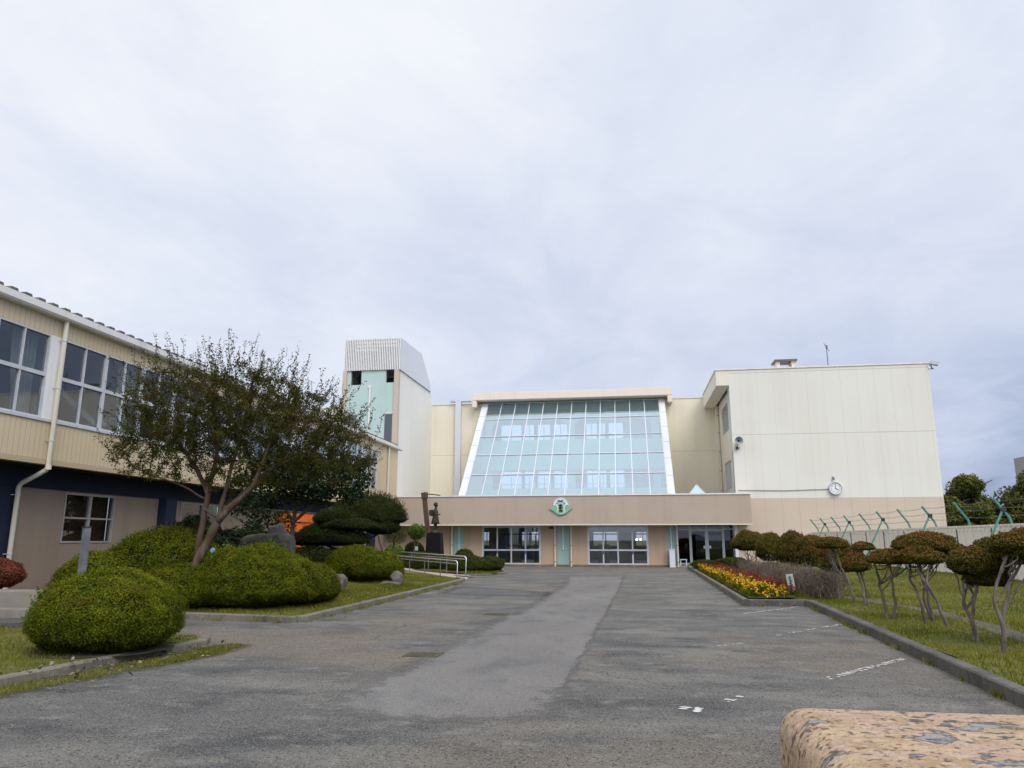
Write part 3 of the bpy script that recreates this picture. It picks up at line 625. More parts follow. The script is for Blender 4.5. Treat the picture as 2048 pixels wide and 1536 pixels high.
# roof with folded-plate ribs, gutter, drainpipes
rf = MB(); y = 8.0
prof = [(y, 7.46)]
while y < 47.0:
    prof += [(y + .10, 7.66), (y + .16, 7.83), (y + .36, 7.83), (y + .42, 7.66)]; y += .45
prof += [(47.2, 7.66), (47.2, 7.46)]
n = len(prof)
rf.add([(-14.97, a, b) for a, b in prof] + [(-24.4, a, b + .28) for a, b in prof], [(i, i + 1, i + 1 + n, i + n) for i in range(n - 1)] + [(n - 1, 0, n, 2 * n - 1)])
for i in range(1, n - 3, 4): rf.add([(-14.97, *prof[i + j]) for j in range(4)], [(0, 1, 2, 3)])
rf.build('roof', M['roof_dark'], W)
gt = MB(); gt.prism([(-15.0, 7.45), (-14.80, 7.45), (-14.76, 7.50), (-14.76, 7.67), (-14.79, 7.67), (-14.79, 7.53), (-14.95, 7.53), (-14.95, 7.67), (-15.0, 7.67)], 'Y', 8.0, 47.45)
gt.build('gutter', M['trim'], W)
def clamp_ring(mb, x, y, z, r, wall):
    mb.lathe((x, y, z), [(r + .008, -.015), (r + .012, -.015), (r + .012, .015), (r + .008, .015)], n=12); mb.bar((x, y, z), wall, .015)
for y in (17.2, 45.0):
    d = MB(); d.tube([(-14.9, y, 7.46), (-14.9, y, 3.52), (-14.94, y, 3.44), (-15.62, y, 3.10), (-15.69, y, 3.0), (-15.69, y, 0.1)], .062, 12)
    d.lathe((-14.9, y, 3.50), [(.07, -.06), (.075, -.06), (.075, .06), (.07, .06)], n=12)
    dp = d.build('drainpipe', M['pipe'], W, smooth='auto')
    for x, z in ((-14.9, 6.9), (-14.9, 5.6), (-14.9, 4.2), (-15.69, 2.8), (-15.69, 1.3)): clamp_ring(c := MB(), x, y, z, .062, (x - .1, y - .12, z)); c.build('bracket', M['alu'], dp)

def curtain(y0, y1, z0, z1, x, m, label, pinch=0.0):
    """pleated cloth hanging inside a window; pinch gathers it at mid height"""
    ny, nz = 60, 14; ys = np.linspace(0, 1, ny); zs = np.linspace(0, 1, nz); V = []
    for t in zs:
        g = 1 - pinch * math.exp(-((t - .35) / .3) ** 2)
        for s in ys: V.append((x + .04 * math.sin(s * 38 + t) + .02 * math.sin(s * 71), y0 + (y1 - y0) * (1 - (1 - s) * g if pinch >= 0 else s), z0 + (z1 - z0) * t))
    V = np.array(V); V2 = V + np.array([-.006, 0, 0]); i = np.arange((ny - 1) * (nz - 1)); r, c = i // (ny - 1), i % (ny - 1); a = r * ny + c
    F = np.stack([a, a + 1, a + ny + 1, a + ny], 1); o = np_mesh('curtain', np.vstack([V, V2]), np.vstack([F, F[:, ::-1] + ny * nz]), m, None, smooth=True)
    return tag(rebase(o), label, 'curtain', 'curtains in the upper left windows')
curtain(15.95, 16.75, 3.85, 6.95, -15.35, M['curtain_a'], 'pale curtain gathered at the pier just left of the near drainpipe', 0.3)
curtain(14.7, 15.65, 3.85, 6.95, -15.45, M['curtain_b'], 'blue-green curtain at the left edge, behind the nearest upper window', 0.1)
curtain(19.9, 20.75, 3.85, 6.95, -15.3, M['curtain_a'], 'pale curtain behind the crossed steel braces, second pane pair past the drainpipe', 0.2)
curtain(39.8, 41.2, 3.85, 6.95, -15.4, M['curtain_a'], 'pale curtain on the left in the far upper window beside the tower', 0.1)
curtain(41.6, 43.0, 3.85, 6.95, -15.4, M['curtain_a'], 'pale curtain at the right end of the far upper window beside the tower', 0.2)

# ------------------------------------------------------------------ the stair tower
T = thing('stair_tower', 'tall pale cyan stair tower with a white louvred box on its roof', 'building', (-17.4, 52, 0))
tf = holed(MB(), 'Y', 48.12, .2, -19.15, -15.72, 2, 13.2, [(-18.88, -18.12, 12.2, 13.2), (-16.35, -15.73, 12.3, 13.2), (-18.98, -18.3, 8.2, 10.1), (-16.4, -15.75, 5.6, 10.1)])
tf.build('front_wall', M['cyan'], T)
MB().box(-19.45, -19.152, 48.0, 48.4, 2, 13.2).box(-15.718, -15.4, 48.0, 48.4, 2, 13.2).split('pilaster', M['tan_panels'], T)
sd = MB(); sd.box(-15.6, -15.4, 48.402, 57.0, 2, 13.2); sd.box(-19.45, -19.25, 48.402, 57.0, 2, 13.2); sd.box(-19.25, -15.6, 56.8, 57.0, 2, 13.2)
sd.split('side_wall', mat('off_white_paint', (0.76, 0.74, 0.68), 0.8, [streaks((0.70, 0.67, 0.60)), ((0.3,) * 3, 3, (0.78, 0.76, 0.71), 0.4, 0.75)], ((50,) * 3, 0.2, 0.01)), T)
MB().box(-19.24, -15.61, 48.34, 56.79, 11.9, 12.1).box(-19.24, -15.61, 48.34, 56.79, 7.9, 8.1).box(-19.24, -15.61, 50.6, 50.8, 2, 13.18).split('landing', M['shade'], T)
rl = MB(); rl.bar((-18.7, 49.4, 12.1), (-18.7, 49.4, 13.1), .05).bar((-16.1, 49.4, 12.1), (-16.1, 49.4, 13.1), .05).bar((-18.9, 49.4, 12.9), (-15.9, 49.4, 12.9), .04)
rl.build('railing', M['dark'], T)
for a, b, c, d in ((-18.98, -18.3, 8.2, 10.1), (-16.4, -15.75, 5.6, 10.1)):
    f = MB(); f.box(a, a + .05, 48.13, 48.22, c, d).box(b - .05, b, 48.13, 48.22, c, d).box(a + .05, b - .05, 48.13, 48.22, d - .05, d).box(a + .05, b - .05, 48.13, 48.22, c, c + .05)
    f.box(a - .03, b + .03, 48.05, 48.12, d, d + .05)
    fr = f.build('window', M['alu'], T); MB().box(a + .05, b - .05, 48.17, 48.178, c + .05, d - .05).build('pane', M['glass'], fr)
tp = MB(); tp.tube([(-17.45, 48.04, 5), (-17.45, 48.04, 12.0)], .065, 10).lathe((-17.45, 48.04, 10.4), [(.075, -.1), (.085, -.1), (.085, .1), (.075, .1)], n=12).box(-17.53, -17.37, 47.97, 48.12, 11.95, 12.1)
tp.build('drainpipe', M['white'], T, smooth='auto')
lv = thing('louvre_box', None, None); lv.parent = T; lv.location = -Vector(T.location)
del_lv = lv
poly = [(48.14, 13.2), (48.14, 15.45), (53.2, 15.6), (55.7, 13.95), (56.2, 13.2)]
bx = MB(); bx.prism(poly, 'X', -15.36, -15.30); bx.prism(poly, 'X', -19.4, -19.34)
bx.add([(-19.34, *poly[1]), (-15.36, *poly[1]), (-15.36, *poly[2]), (-19.34, *poly[2])], [(0, 1, 2, 3)]).add([(-19.34, *poly[2]), (-15.36, *poly[2]), (-15.36, *poly[3]), (-19.34, *poly[3])], [(0, 1, 2, 3)]).add([(-19.34, *poly[3]), (-15.36, *poly[3]), (-15.36, *poly[4]), (-19.34, *poly[4])], [(0, 1, 2, 3)])
bpy.data.objects.remove(lv)
box = bx.build('louvre_box', mat('white_sheet', (0.66, 0.67, 0.70), 0.5, (), None, [('Y', .18, 0, .012, (.5, .5, .53), .5)]), T)
sl = MB(); k = 0; x = -19.4
while x < -15.32:
    sl.box(x, x + .078, 48.0, 48.06, 13.2, 15.45); x += .1245
for z in (13.35, 14.62, 14.9, 15.15): sl.box(-18.6 if z > 14.5 else -19.3, -15.5 if z > 14.8 else -17.0, 48.065, 48.11, z, z + (.10 if z > 14.5 else .03))
sl.build('louvre', M['white'], box)
MB().box(-19.3, -15.4, 48.3, 48.34, 13.21, 15.40).build('louvre_back', M['roof_dark'], box)

# ------------------------------------------------------------------ the entrance hall
E_ = thing('entrance_hall', 'entrance hall with a tall sloping glass front above a long tan canopy', 'building', (-4, 52, 0))
cn = MB(); cn.box(-19, 7.32, 47.15, 47.4, 2.62, 4.38).box(-19, 7.32, 47.4, 48.95, 4.2, 4.38).box(7.07, 7.32, 47.4, 48.46, 2.62, 4.2)
cn.build('canopy', M['tan'], E_)
MB().box(-19, 7.36, 47.10, 47.5, 4.38, 4.46).build('coping', M['trim'], E_)
MB().box(-19, 7.34, 47.13, 47.42, 2.55, 2.62).build('canopy_edge', M['pipe'], E_)
MB().box(-19, 7.07, 47.42, 48.4, 2.575, 2.60).split('soffit', M['ceiling'], E_)
MB().box(-15.3, 3.0, 48.95, 49.3, 4.2, 4.5).box(-15.38, 6.6, 49.3, 49.6, 4.2, 4.38).split('roof_edge', M['trim'], E_)
MB().box(-15.38, -11.3, 49.6, 56.95, 4.25, 4.40).box(3.0, 6.6, 49.6, 56.95, 4.25, 4.40).split('flat_roof', M['concrete'], E_)
# ground floor front
gw = MB()
for a, b in ((-19, -11.42), (-10.72, -9.53), (-5.68, -4.62), (-3.83, -2.68), (1.14, 2.31)): gw.box(a, b, 48.4, 48.6, .12, 2.575)
gw.split('ground_wall', M['tan_ground'], E_)
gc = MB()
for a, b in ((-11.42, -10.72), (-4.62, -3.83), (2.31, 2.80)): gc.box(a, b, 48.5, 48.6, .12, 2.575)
gc.split('cyan_pilaster', M['cyan_dark'], E_)
MB().box(-19, 2.8, 48.3, 48.62, -.02, .12).build('plinth', mat('brown_plinth', (0.16, 0.11, 0.08), 0.95, [((2,) * 3, 5, (0.24, 0.19, 0.15), 0.45, 0.7)]), E_)
for x in (-11.53, -4.76, -3.72, 2.92):
    d = MB(); d.tube([(x, 48.32, 0.0), (x, 48.32, 2.57)], .06, 10); dp = d.build('drainpipe', M['pipe'], E_, smooth='auto')
    for z in (.3, 1.32): clamp_ring(c := MB(), x, 48.32, z, .06, (x, 48.4, z)); c.build('bracket', M['dark'], dp)
for x, z0 in ((-11.08, .5), (-4.25, 1.12), (2.55, 1.12)):
    MB().tube([(x, 48.46, z0), (x, 48.46, 2.57)], .035, 8).lathe((x, 48.46, z0), [(.05, -.06), (.05, .03)], n=10).build('vent_pipe', M['white'], E_, smooth='auto')
for a, b in ((-9.53, -5.68), (-2.68, 1.14)):
    z0, z1, zm = .12, 2.5, 1.02; f = MB()
    f.box(a, a + .07, 48.42, 48.52, z0, z1).box(b - .07, b, 48.42, 48.52, z0, z1).box(a + .07, b - .07, 48.42, 48.52, z1 - .07, z1).box(a + .07, b - .07, 48.42, 48.52, z0, z0 + .09)
    f.box(a, b, 48.4, 48.6, z1, 2.575)
    for k in range(4):
        c = a + .07 + (b - a - .14) * k / 4; d = a + .07 + (b - a - .14) * (k + 1) / 4
        f.box(c if k else c + .002, c + .045, 48.44, 48.5, z0 + .09, z1 - .07).box(d - .045, d, 48.44, 48.5, z0 + .09, z1 - .07)
        f.box(c + .045, d - .045, 48.44, 48.5, zm - .05, zm + .05)
    fr = f.build('sliding_door', M['alu'], E_)
    MB().box(a + .07, b - .07, 48.466, 48.474, z0 + .09, z1 - .07).build('pane', M['glass'], fr)
    h = MB()
    for k in (1, 3): c = a + .07 + (b - a - .14) * k / 4; h.box(c - .03, c + .03, 48.40, 48.438, zm - .25, zm - .05)
    h.build('handle', M['dark'], fr)
# recessed glass entrance
f = MB(); y0, y1 = 49.4, 49.5
for x in (2.98, 3.78, 4.82, 5.86, 6.55): f.box(x - .05, x + .05, y0, y1, .12, 2.575)
f.box(2.98, 6.6, y0 - .003, y1 + .003, 2.27, 2.36).box(2.9, 6.6, y0 - .003, y1 + .003, .12, .22)
fr = f.build('entrance_door', M['alu'], E_)
MB().box(3.03, 6.5, 49.445, 49.453, .22, 2.57).build('pane', M['glass_dark'], fr)
for a, b in ((3.83, 4.77), (4.87, 5.81)):
    q = MB(); q.box(a, a + .06, 49.37, 49.398, .22, 2.27).box(b - .06, b, 49.37, 49.398, .22, 2.27).box(a + .06, b - .06, 49.37, 49.398, .22, .34).box(a + .06, b - .06, 49.37, 49.398, 2.18, 2.27)
    lf = q.build('door_leaf', M['alu_white'], fr)
MB().box(4.60, 4.80, 49.33, 49.37, 1.12, 1.30).box(4.84, 5.06, 49.33, 49.37, 1.12, 1.30).split('push_plate', M['alu'], fr)
MB().box(2.8, 6.62, 48.3, 50.4, -.02, .10).build('doorstep', M['concrete'], E_)
MB().box(2.80, 2.92, 48.4, 49.4, .1, 2.575).build('recess_wall', M['cyan_dark'], E_)
MB().box(6.42, 6.62, 48.42, 49.38, .1, 2.575).build('recess_wall', M['white'], E_)
# upper set-back wall on both sides of the glass
sw = MB(); sw.box(-36, -11.3, 57.0, 57.3, 2, 12.25).box(2.95, 7.0, 57.0, 57.3, 2, 12.25)
sw.split('setback_wall', mat('cream_wall', (0.74, 0.68, 0.53), 0.8, [streaks((0.65, 0.59, 0.45)), ((0.35,) * 3, 3, (0.78, 0.72, 0.60), 0.4, 0.75)], ((60,) * 3, 0.25, 0.01), [('Z', 4.02, 1.84, .03, (.42, .38, .30), .8), ('X', 1.02, .3, .02, (.6, .55, .43), .6)]), E_)
MB().box(-36, -11.95, 56.96, 57.34, 12.25, 12.31).box(3.55, 7.0, 56.96, 57.34, 12.25, 12.31).split('parapet_cap', M['trim'], E_)
MB().box(-13.4, -12.95, 56.65, 57.0, 4.4, 12.45).build('duct', M['alu_white'], E_)
MB().box(-13.9, -12.2, 56.7, 57.25, 12.46, 12.52).box(-13.8, -13.2, 56.8, 57.2, 12.52, 12.62).build('duct_cap', M['alu'], E_)
# sloping glass: bottom edge (y 48.8, z 4.5), top edge (y 57, z 12.25)
yb, zb, yt, zt = 48.85, 4.5, 57.0, 12.25
S = lambda t, o=0.0: (yb + (yt - yb) * t - o * 0.689, zb + (zt - zb) * t + o * 0.725)      # o: offset along the outward normal
gl0, gl1 = -10.78, 2.5
def slope_box(mb, xa, xb, ta, tb, o0, o1):
    a, b, c, d = S(ta, o0), S(tb, o0), S(tb, o1), S(ta, o1)
    return mb.prism([a, b, c, d], 'X', xa, xb)
for xa, xb in ((-11.25, gl0 - .03), (gl1 + .03, 2.95)):
    side = slope_box(MB(), xa, xb, 0, 1, -.25, .06).build('side_frame', M['alu_white'], E_)
    for k in range(1, 6): slope_box(MB(), xa - .002, xb, k / 6, k / 6 + .002, -.2, .064).build('joint', M['post'], side)
gg = MB(); nrow, ncol = 5, 12
pr_ = random.Random(4)
for i in range(ncol):              # every pane sits a hair differently in its frame
    for j in range(nrow):
        xa, xb = gl0 + (gl1 - gl0) * i / ncol + .02, gl0 + (gl1 - gl0) * (i + 1) / ncol - .02; ta, tb_ = j / nrow + .0012, (j + 1) / nrow - .0012
        q = [pr_.uniform(-.012, .012) for _ in range(4)]; c8 = []
        for o in (-.012, 0):
            for x, t, dq in ((xa, ta, q[0]), (xb, ta, q[1]), (xb, tb_, q[2]), (xa, tb_, q[3])): y, z = S(t, o + dq); c8.append((x, y, z))
        gg.add(c8, [(0, 3, 2, 1), (4, 5, 6, 7), (0, 1, 5, 4), (1, 2, 6, 5), (2, 3, 7, 6), (3, 0, 4, 7)])
gfr = MB()
for i in range(ncol + 1):
    x = gl0 + (gl1 - gl0) * i / ncol; slope_box(gfr, x - .024, x + .024, 0, 1, -.12, .045)
for j in range(nrow + 1):
    t = j / nrow
    for i in range(ncol):
        xa = gl0 + (gl1 - gl0) * i / ncol + .024; xb = gl0 + (gl1 - gl0) * (i + 1) / ncol - .024; slope_box(gfr, xa, xb, max(0, t - .0022), min(1, t + .0022), -.1, .035)
gf = gfr.build('glass_front', M['alu_white'], E_)
gg.build('pane', M['glass_blue'], gf)
ck = MB()
for x in (-11.25, 2.90): ck.prism([(yb, zb - .1), (57.0, zb - .1), (57.0, zt - .2)], 'X', x, x + .05)
ck.build('cheek_wall', M['cream'], E_)
cp = MB(); cp.box(-11.95, 3.5, 56.15, 58.2, 12.40, 13.0).box(-11.95, -11.6, 56.15, 56.95, 11.85, 12.40).box(3.15, 3.5, 56.15, 56.95, 11.85, 12.40)
cp.build('roof_cap', M['pink_cap'], E_, bevel=0.03)
# galleries behind the glass
ga = MB(); ga.box(-15.0, 4.5, 57.5, 57.7, 4.0, 5.55).box(-15.0, 4.5, 57.5, 57.7, 7.0, 8.12).box(-15.0, 4.5, 57.48, 57.7, 8.2, 9.35).box(-15.0, 4.5, 57.5, 57.7, 11.05, 12.2)
for x in (-10.9, -4.35, 2.2): ga.box(x - .28, x + .28, 57.701, 58.2, 4.0, 12.2)
for x in (-10.9, -4.35, 2.2):      # brackets beside the columns
    for z in (7.0, 11.05):
        for s in (-1, 1): ga.prism([(x + s * .281, z), (x + s * .9, z), (x + s * .281, z - .5)], 'Y', 57.72, 57.95)
ga.build('gallery', M['green_wall'], E_)
sb = MB(); sb.box(-15, 4.5, 57.7, 63, 4.05, 4.25).box(-15, 4.5, 57.7, 63, 7.95, 8.12).box(-15, 4.5, 57.7, 63.3, 12.2, 12.39)
sb.split('gallery_floor', M['ceiling'], E_)
gr = MB()
for z in (5.9, 9.7): gr.bar((-14.9, 57.6, z), (4.4, 57.6, z), .05)
x = -14.8
while x < 4.4: gr.bar((x, 57.6, 5.55), (x, 57.6, 5.9), .03); gr.bar((x, 57.6, 9.35), (x, 57.6, 9.7), .03); x += .32
gr.build('railing', M['alu'], E_)
ho = []
for z0, z1 in ((10.05, 11.45), (5.95, 7.4)):
    for a, b in ((-10.8, -9.0), (-8.75, -7.9), (-7.6, -6.5), (-6.2, -5.0), (-3.4, -2.5), (-2.3, -1.8), (-1.5, -0.3)): ho.append((a, b, z0, z1))
for a, b in ((-13, -11), (-9.0, -7.6), (-7.3, -6.1), (-3.0, -1.0), (0.5, 1.6)): ho.append((a, b, 1.2, 2.3))
bw = holed(MB(), 'Y', 63.0, .3, -15.3, 4.8, -.02, 12.2, ho)
bw.box(-15.3, -15.0, 57.3, 63, -.02, 12.2).box(4.5, 4.8, 57.3, 63, -.02, 12.2)
bw.build('rear_wall', mat('blue_grey_interior', (0.34, 0.40, 0.50), 0.9, [((0.5,) * 3, 3, (0.32, 0.34, 0.38), 0.4, 0.7)]), E_)
mu = MB()
for a, b, z0, z1 in ho:
    mu.box((a + b) / 2 - .03, (a + b) / 2 + .03, 63.1, 63.15, z0, z1)
mu.build('window_bar', M['alu'], E_)
gi = MB(); gi.box(-15.3, 6.6, 48.63, 63, -.01, .10)
gi.build('hall_floor', mat('hall_floor', (0.30, 0.25, 0.20), 0.35), E_)
MB().box(-15.2, -10.9, 48.63, 57, 2.6, 2.7).box(2.9, 6.6, 49.5, 57, 2.6, 2.7).box(-10.9, 2.9, 48.63, 49.3, 2.6, 2.7).split('hall_ceiling', M['ceiling'], E_)
ib = MB(); ib.box(-15.2, -15.0, 48.63, 57, .1, 2.6).box(6.55, 6.62, 49.5, 57, .1, 2.6).box(2.9, 3.0, 49.6, 57, .1, 2.6)
for a, b in ((-8.6, -7.5), (-6.6, -5.4), (-2.2, -1.4), (-0.9, 0.0)): ib.box(a, b, 52.0, 52.5, .1, 1.35)
ib.box(-9.4, -8.7, 50.2, 50.6, .1, 2.6)
ib.build('shoe_locker', mat('brown_furniture', (0.36, 0.26, 0.23), 0.7), E_)
vb = MB()
for a, b in ((-8.4, -7.7), (-7.3, -6.75), (-6.2, -5.75)):
    x = a
    while x < b: vb.bar((x, 52.8, 1.3), (x + .02, 52.8, 2.55), .10, .01, (0, 1, .6)); x += .14
vb.build('vertical_blind', M['white'], E_)
ds = MB(); ds.box(-9.4, -5.7, 50.8, 50.9, 2.0, 2.08).box(-2.6, 1.1, 50.8, 50.9, 2.0, 2.08)
for x in (-8.2, -6.3, -1.6, .1): ds.box(x - .04, x + .04, 50.8, 50.9, .1, 2.0)
ds.build('inner_screen', M['post'], E_)
py = MB(); a, b, c, d = 3.95, 4.87, 49.6, 50.5; cx, cy = (a + b) / 2, (c + d) / 2
py.add([(a, c, 4.62), (b, c, 4.62), (b, d, 4.62), (a, d, 4.62), (cx, cy, 5.17)], [(0, 1, 4), (1, 2, 4), (2, 3, 4), (3, 0, 4), (3, 2, 1, 0)]); py.box(a - .05, b + .05, c - .05, d + .05, 4.38, 4.62)
sk = py.build('skylight', mat('skylight_glass', (0.42, 0.56, 0.62), 0.12, spec=0.6), E_)
q = MB()
for x, y in ((a, c), (b, c), (b, d), (a, d)): q.bar((x, y, 4.62), (cx, cy, 5.19), .05)
q.build('frame', M['alu_white'], sk)
MB().box(-5.15, -4.85, 48.37, 48.4, 2.36, 2.46).build('door_plate', M['ink'], E_)

# ------------------------------------------------------------------ the right block
B = thing('classroom_block', 'cream three-storey block with a blank panelled front wall and tan base, on the right', 'building', (12.7, 60, 0))
MB().box(6.65, 18.75, 48.5, 48.8, 4.2, 12.45).box(18.45, 18.75, 48.802, 80, 4.2, 12.45).build('upper_wall', M['cream_panels'], B)
MB().box(6.65, 18.75, 48.5, 48.8, -.02, 4.2).box(18.45, 18.75, 48.802, 80, -.02, 4.2).build('lower_wall', M['tan_panels'], B)
MB().box(5.85, 6.65, 48.5, 57.2, 11.45, 12.45).build('eave', M['cream'], B)
MB().box(5.80, 18.80, 48.45, 48.85, 12.45, 12.54).box(5.80, 6.2, 48.852, 57.2, 12.45, 12.54).box(6.2, 18.8, 48.852, 80, 12.40, 12.44).split('parapet_cap', M['trim'], B)
hs = [(51.3, 54.6, 8.95, 10.9), (51.3, 54.6, 5.0, 6.95)]
bs = holed(MB(), 'X', 6.85, .2, 49.3, 57.0, 4.2, 11.45, hs); bs.box(6.65, 6.85, 56.3, 57, 4.2, 11.45)
bs.build('side_wall', M['cream'], B)
MB().box(6.651, 6.85, 48.802, 49.3, 4.2, 11.449).split('corner_strip', M['cyan'], B)
MB().box(7.06, 18.44, 48.81, 57, 8.0, 8.1).box(9.5, 9.6, 48.81, 57, 4.2, 12.4).split('room', M['shade'], B)
for a, b, c, d in hs:
    f = MB(); n = 4
    for k in range(n + 1): y = a + (b - a) * k / n; f.box(6.88, 6.95, y - .03, y + .03, c, d)
    f.box(6.885, 6.945, a, b, c, c + .06).box(6.885, 6.945, a, b, d - .06, d)
    fr = f.build('window', M['alu'], B); MB().box(6.91, 6.918, a, b, c, d).build('pane', M['glass'], fr)
for y in (49.6, 56.1):
    d = MB(); d.tube([(6.74, y, 4.4), (6.74, y, 11.45)], .07, 10); dp = d.build('drainpipe', M['pipe'], B, smooth='auto')
    for z in (5.2, 6.6, 8.0, 9.4, 10.7): clamp_ring(c := MB(), 6.74, y, z, .07, (6.86, y, z)); c.build('bracket', M['dark'], dp)
v = MB(); v.box(10.05, 10.25, 50.2, 51.2, 12.44, 13.3).box(11.0, 11.2, 50.2, 51.2, 12.44, 13.3).box(10.25, 11.0, 50.2, 51.2, 12.44, 12.75)
vt = v.build('roof_vent', M['pink_cap'], B); MB().box(9.9, 11.35, 50.05, 51.35, 13.3, 13.42).build('cap', M['roof_dark'], vt)
MB().tube([(6.8, 48.46, 4.70), (9.5, 48.46, 4.66), (12.2, 48.46, 4.72)], .018, 6).build('conduit', M['post'], B)
MB().tube([(6.62, 48.46, 4.4), (6.62, 48.46, 7.2)], .02, 6).build('conduit', M['post'], B)

# ------------------------------------------------------------------ things fixed to the buildings
ck = thing('wall_clock', 'round white wall clock showing four, on the blank cream wall', 'clock', (12.58, 48.4, 4.75))
ck.scale = (.92, .92, .92)
cx, cy, cz = 12.58, 48.38, 4.76
MB().lathe((cx, cy, cz), [(.36, .12), (.425, .12), (.425, -.06), (.41, -.09), (.395, -.09), (.39, -.03), (.36, -.03)], 'Y', 48).build('rim', M['alu'], ck, smooth='auto')
MB().lathe((cx, cy, cz), [(.392, .02), (.392, -.035)], 'Y', 48).build('face', M['clock_face'], ck)
MB().bar((cx, cy - .045, cz - .05), (cx + .0, cy - .045, cz + .31), .022, .006, (0, 1, 0)).build('minute_hand', M['ink'], ck)
MB().bar((cx - .03, cy - .052, cz + .017), (cx + .185, cy - .052, cz - .107), .036, .006, (0, 1, 0)).build('hour_hand', M['ink'], ck)
mk = MB()
for k in range(60):
    a = 2 * math.pi * k / 60; r0, r1 = (.35, .375) if k % 5 else (.34, .375)
    mk.bar((cx + math.sin(a) * r0, cy - .038, cz + math.cos(a) * r0), (cx + math.sin(a) * r1, cy - .038, cz + math.cos(a) * r1), .006 if k % 5 else .014, .004, (0, 1, 0))
mk.build('minute_marks', M['ink'], ck)
def text_mesh(s, size, loc, m, parent, name, rot=(R(90), 0, 0), ext=0.002):
    cu = bpy.data.curves.new(name, 'FONT'); cu.body = s; cu.size = size; cu.align_x = 'CENTER'; cu.align_y = 'CENTER'; cu.extrude = ext
    o = link(bpy.data.objects.new(name, cu)); dg = bpy.context.evaluated_depsgraph_get()
    me = bpy.data.meshes.new_from_object(o.evaluated_get(dg)); bpy.data.objects.remove(o)
    me.name = name; me.materials.clear(); me.materials.append(m)
    q = link(bpy.data.objects.new(name, me)); q.parent = parent; q.location = Vector(loc) - (abs_loc(parent) if parent else Vector()); q.rotation_euler = rot
    return q
for k in range(1, 13):
    a = 2 * math.pi * k / 12
    text_mesh(str(k), .115, (cx + math.sin(a) * .275, cy - .038, cz + math.cos(a) * .275), M['ink'], ck, 'numeral')
lp = thing('wall_lamp', 'small grey wall lamp just above the clock', 'wall lamp', (12.52, 48.45, 5.25))
MB().lathe((12.52, 48.38, 5.36), [(.04, .1), (.075, .02), (.075, -.06), (.03, -.08)], 'Z', 16).build('lamp_head', M['post'], lp, smooth='auto')
MB().tube([(12.52, 48.5, 5.5), (12.52, 48.40, 5.50), (12.52, 48.38, 5.44)], .015, 8).box(12.48, 12.56, 48.47, 48.498, 5.44, 5.56).build('arm', M['alu'], lp)

sp = thing('horn_speaker', 'grey horn loudspeaker on the left edge of the blank cream wall', 'loudspeaker', (6.98, 48.3, 7.6))
MB().lathe((7.0, 48.22, 7.80), [(.06, .26), (.07, .2), (.10, .1), (.17, .0), (.23, -.09), (.25, -.10), (.235, -.085), (.15, .02), (.06, .12), (.02, .13)], 'Y', 28).build('horn', mat('grey_horn', (0.30, 0.33, 0.33), 0.5, [((5,) * 3, 3, (.22, .24, .24), .45, .7)]), sp, smooth='auto')
MB().lathe((7.0, 48.40, 7.80), [(.085, .06), (.09, -.06), (.07, -.08)], 'Y', 18).build('driver', M['dark'], sp, smooth='auto')
MB().box(6.82, 6.94, 48.3, 48.49, 7.28, 7.44).bar((6.9, 48.4, 7.4), (6.98, 48.36, 7.72), .03).bar((6.84, 48.42, 7.36), (7.06, 48.42, 7.36), .05).build('bracket', M['dark'], sp)

an = thing('antenna', 'thin aerial mast on the flat roof of the right block', 'antenna', (13.5, 51, 12.44))
MB().tube([(13.5, 51, 12.44), (13.5, 51, 14.45)], .03, 8).build('mast', M['post'], an)
q = MB(); q.bar((13.36, 51, 14.62), (13.66, 51, 14.08), .03)
for t in (0, .3, .6, .9): c = Vector((13.36, 51, 14.62)).lerp(Vector((13.66, 51, 14.08)), t); q.bar(c - Vector((.05, .16, .0)), c + Vector((.05, .16, .0)), .018)
q.box(13.46, 13.56, 50.94, 51.06, 14.28, 14.5)
q.build('aerial', M['post'], an)
fl = thing('floodlight', 'floodlight on a bracket at the top right corner of the right block', 'floodlight', (18.75, 48.6, 12.2))
MB().bar((18.76, 48.6, 12.12), (19.12, 48.6, 12.12), .04).bar((19.0, 48.6, 12.1), (18.95, 48.6, 12.5), .04).bar((18.78, 48.6, 12.5), (19.05, 48.6, 12.15), .03).build('bracket', M['post'], fl)
MB().bar((18.86, 48.45, 12.52), (19.28, 48.3, 12.36), .34, .26).build('lamp_head', M['alu'], fl, bevel=0.03)

# school crest on the canopy: a disc ring, a green leaf, a shield with black writing
cr = thing('school_crest', 'round green and white school crest with black writing on the canopy', 'emblem', (-4.23, 47.1, 3.3))
kx, kz, u = -4.23, 3.70, 0.0346 / 29.26      # u: metres per pixel of the enlarged image crop the crest points come from
P_ = lambda x, y: (kx + (x - 915) * u * 0.985, kz - (y - 690) * u)
def plate(pts, y0, y1, m, name, parent): return MB().prism([P_(*p) for p in pts], 'Y', y0, y1).build(name, m, parent)
circ = lambda x, y, r, a0=0, a1=360, n=36: [(x + r * math.cos(R(a0 + (a1 - a0) * i / n)), y + r * math.sin(R(a0 + (a1 - a0) * i / n))) for i in range(n + (0 if a1 - a0 >= 360 else 1))]
plate(circ(905, 640, 415, 180, 360) + [(1310, 760), (500, 760)], 47.08, 47.149, M['crest_grey'], 'ring', cr)
plate([(270, 785), (420, 690), (520, 610), (1290, 600), (1420, 690), (1545, 755), (1360, 890), (1180, 1040), (1050, 1105), (900, 1125), (760, 1105), (640, 1020), (440, 880)], 47.055, 47.079, M['crest_green'], 'leaf', cr)
arc = lambda cx_, s: [(cx_ + s * 150 * math.cos(R(a)), 790 + 265 * math.sin(R(a))) for a in range(-78, 79, 12)]
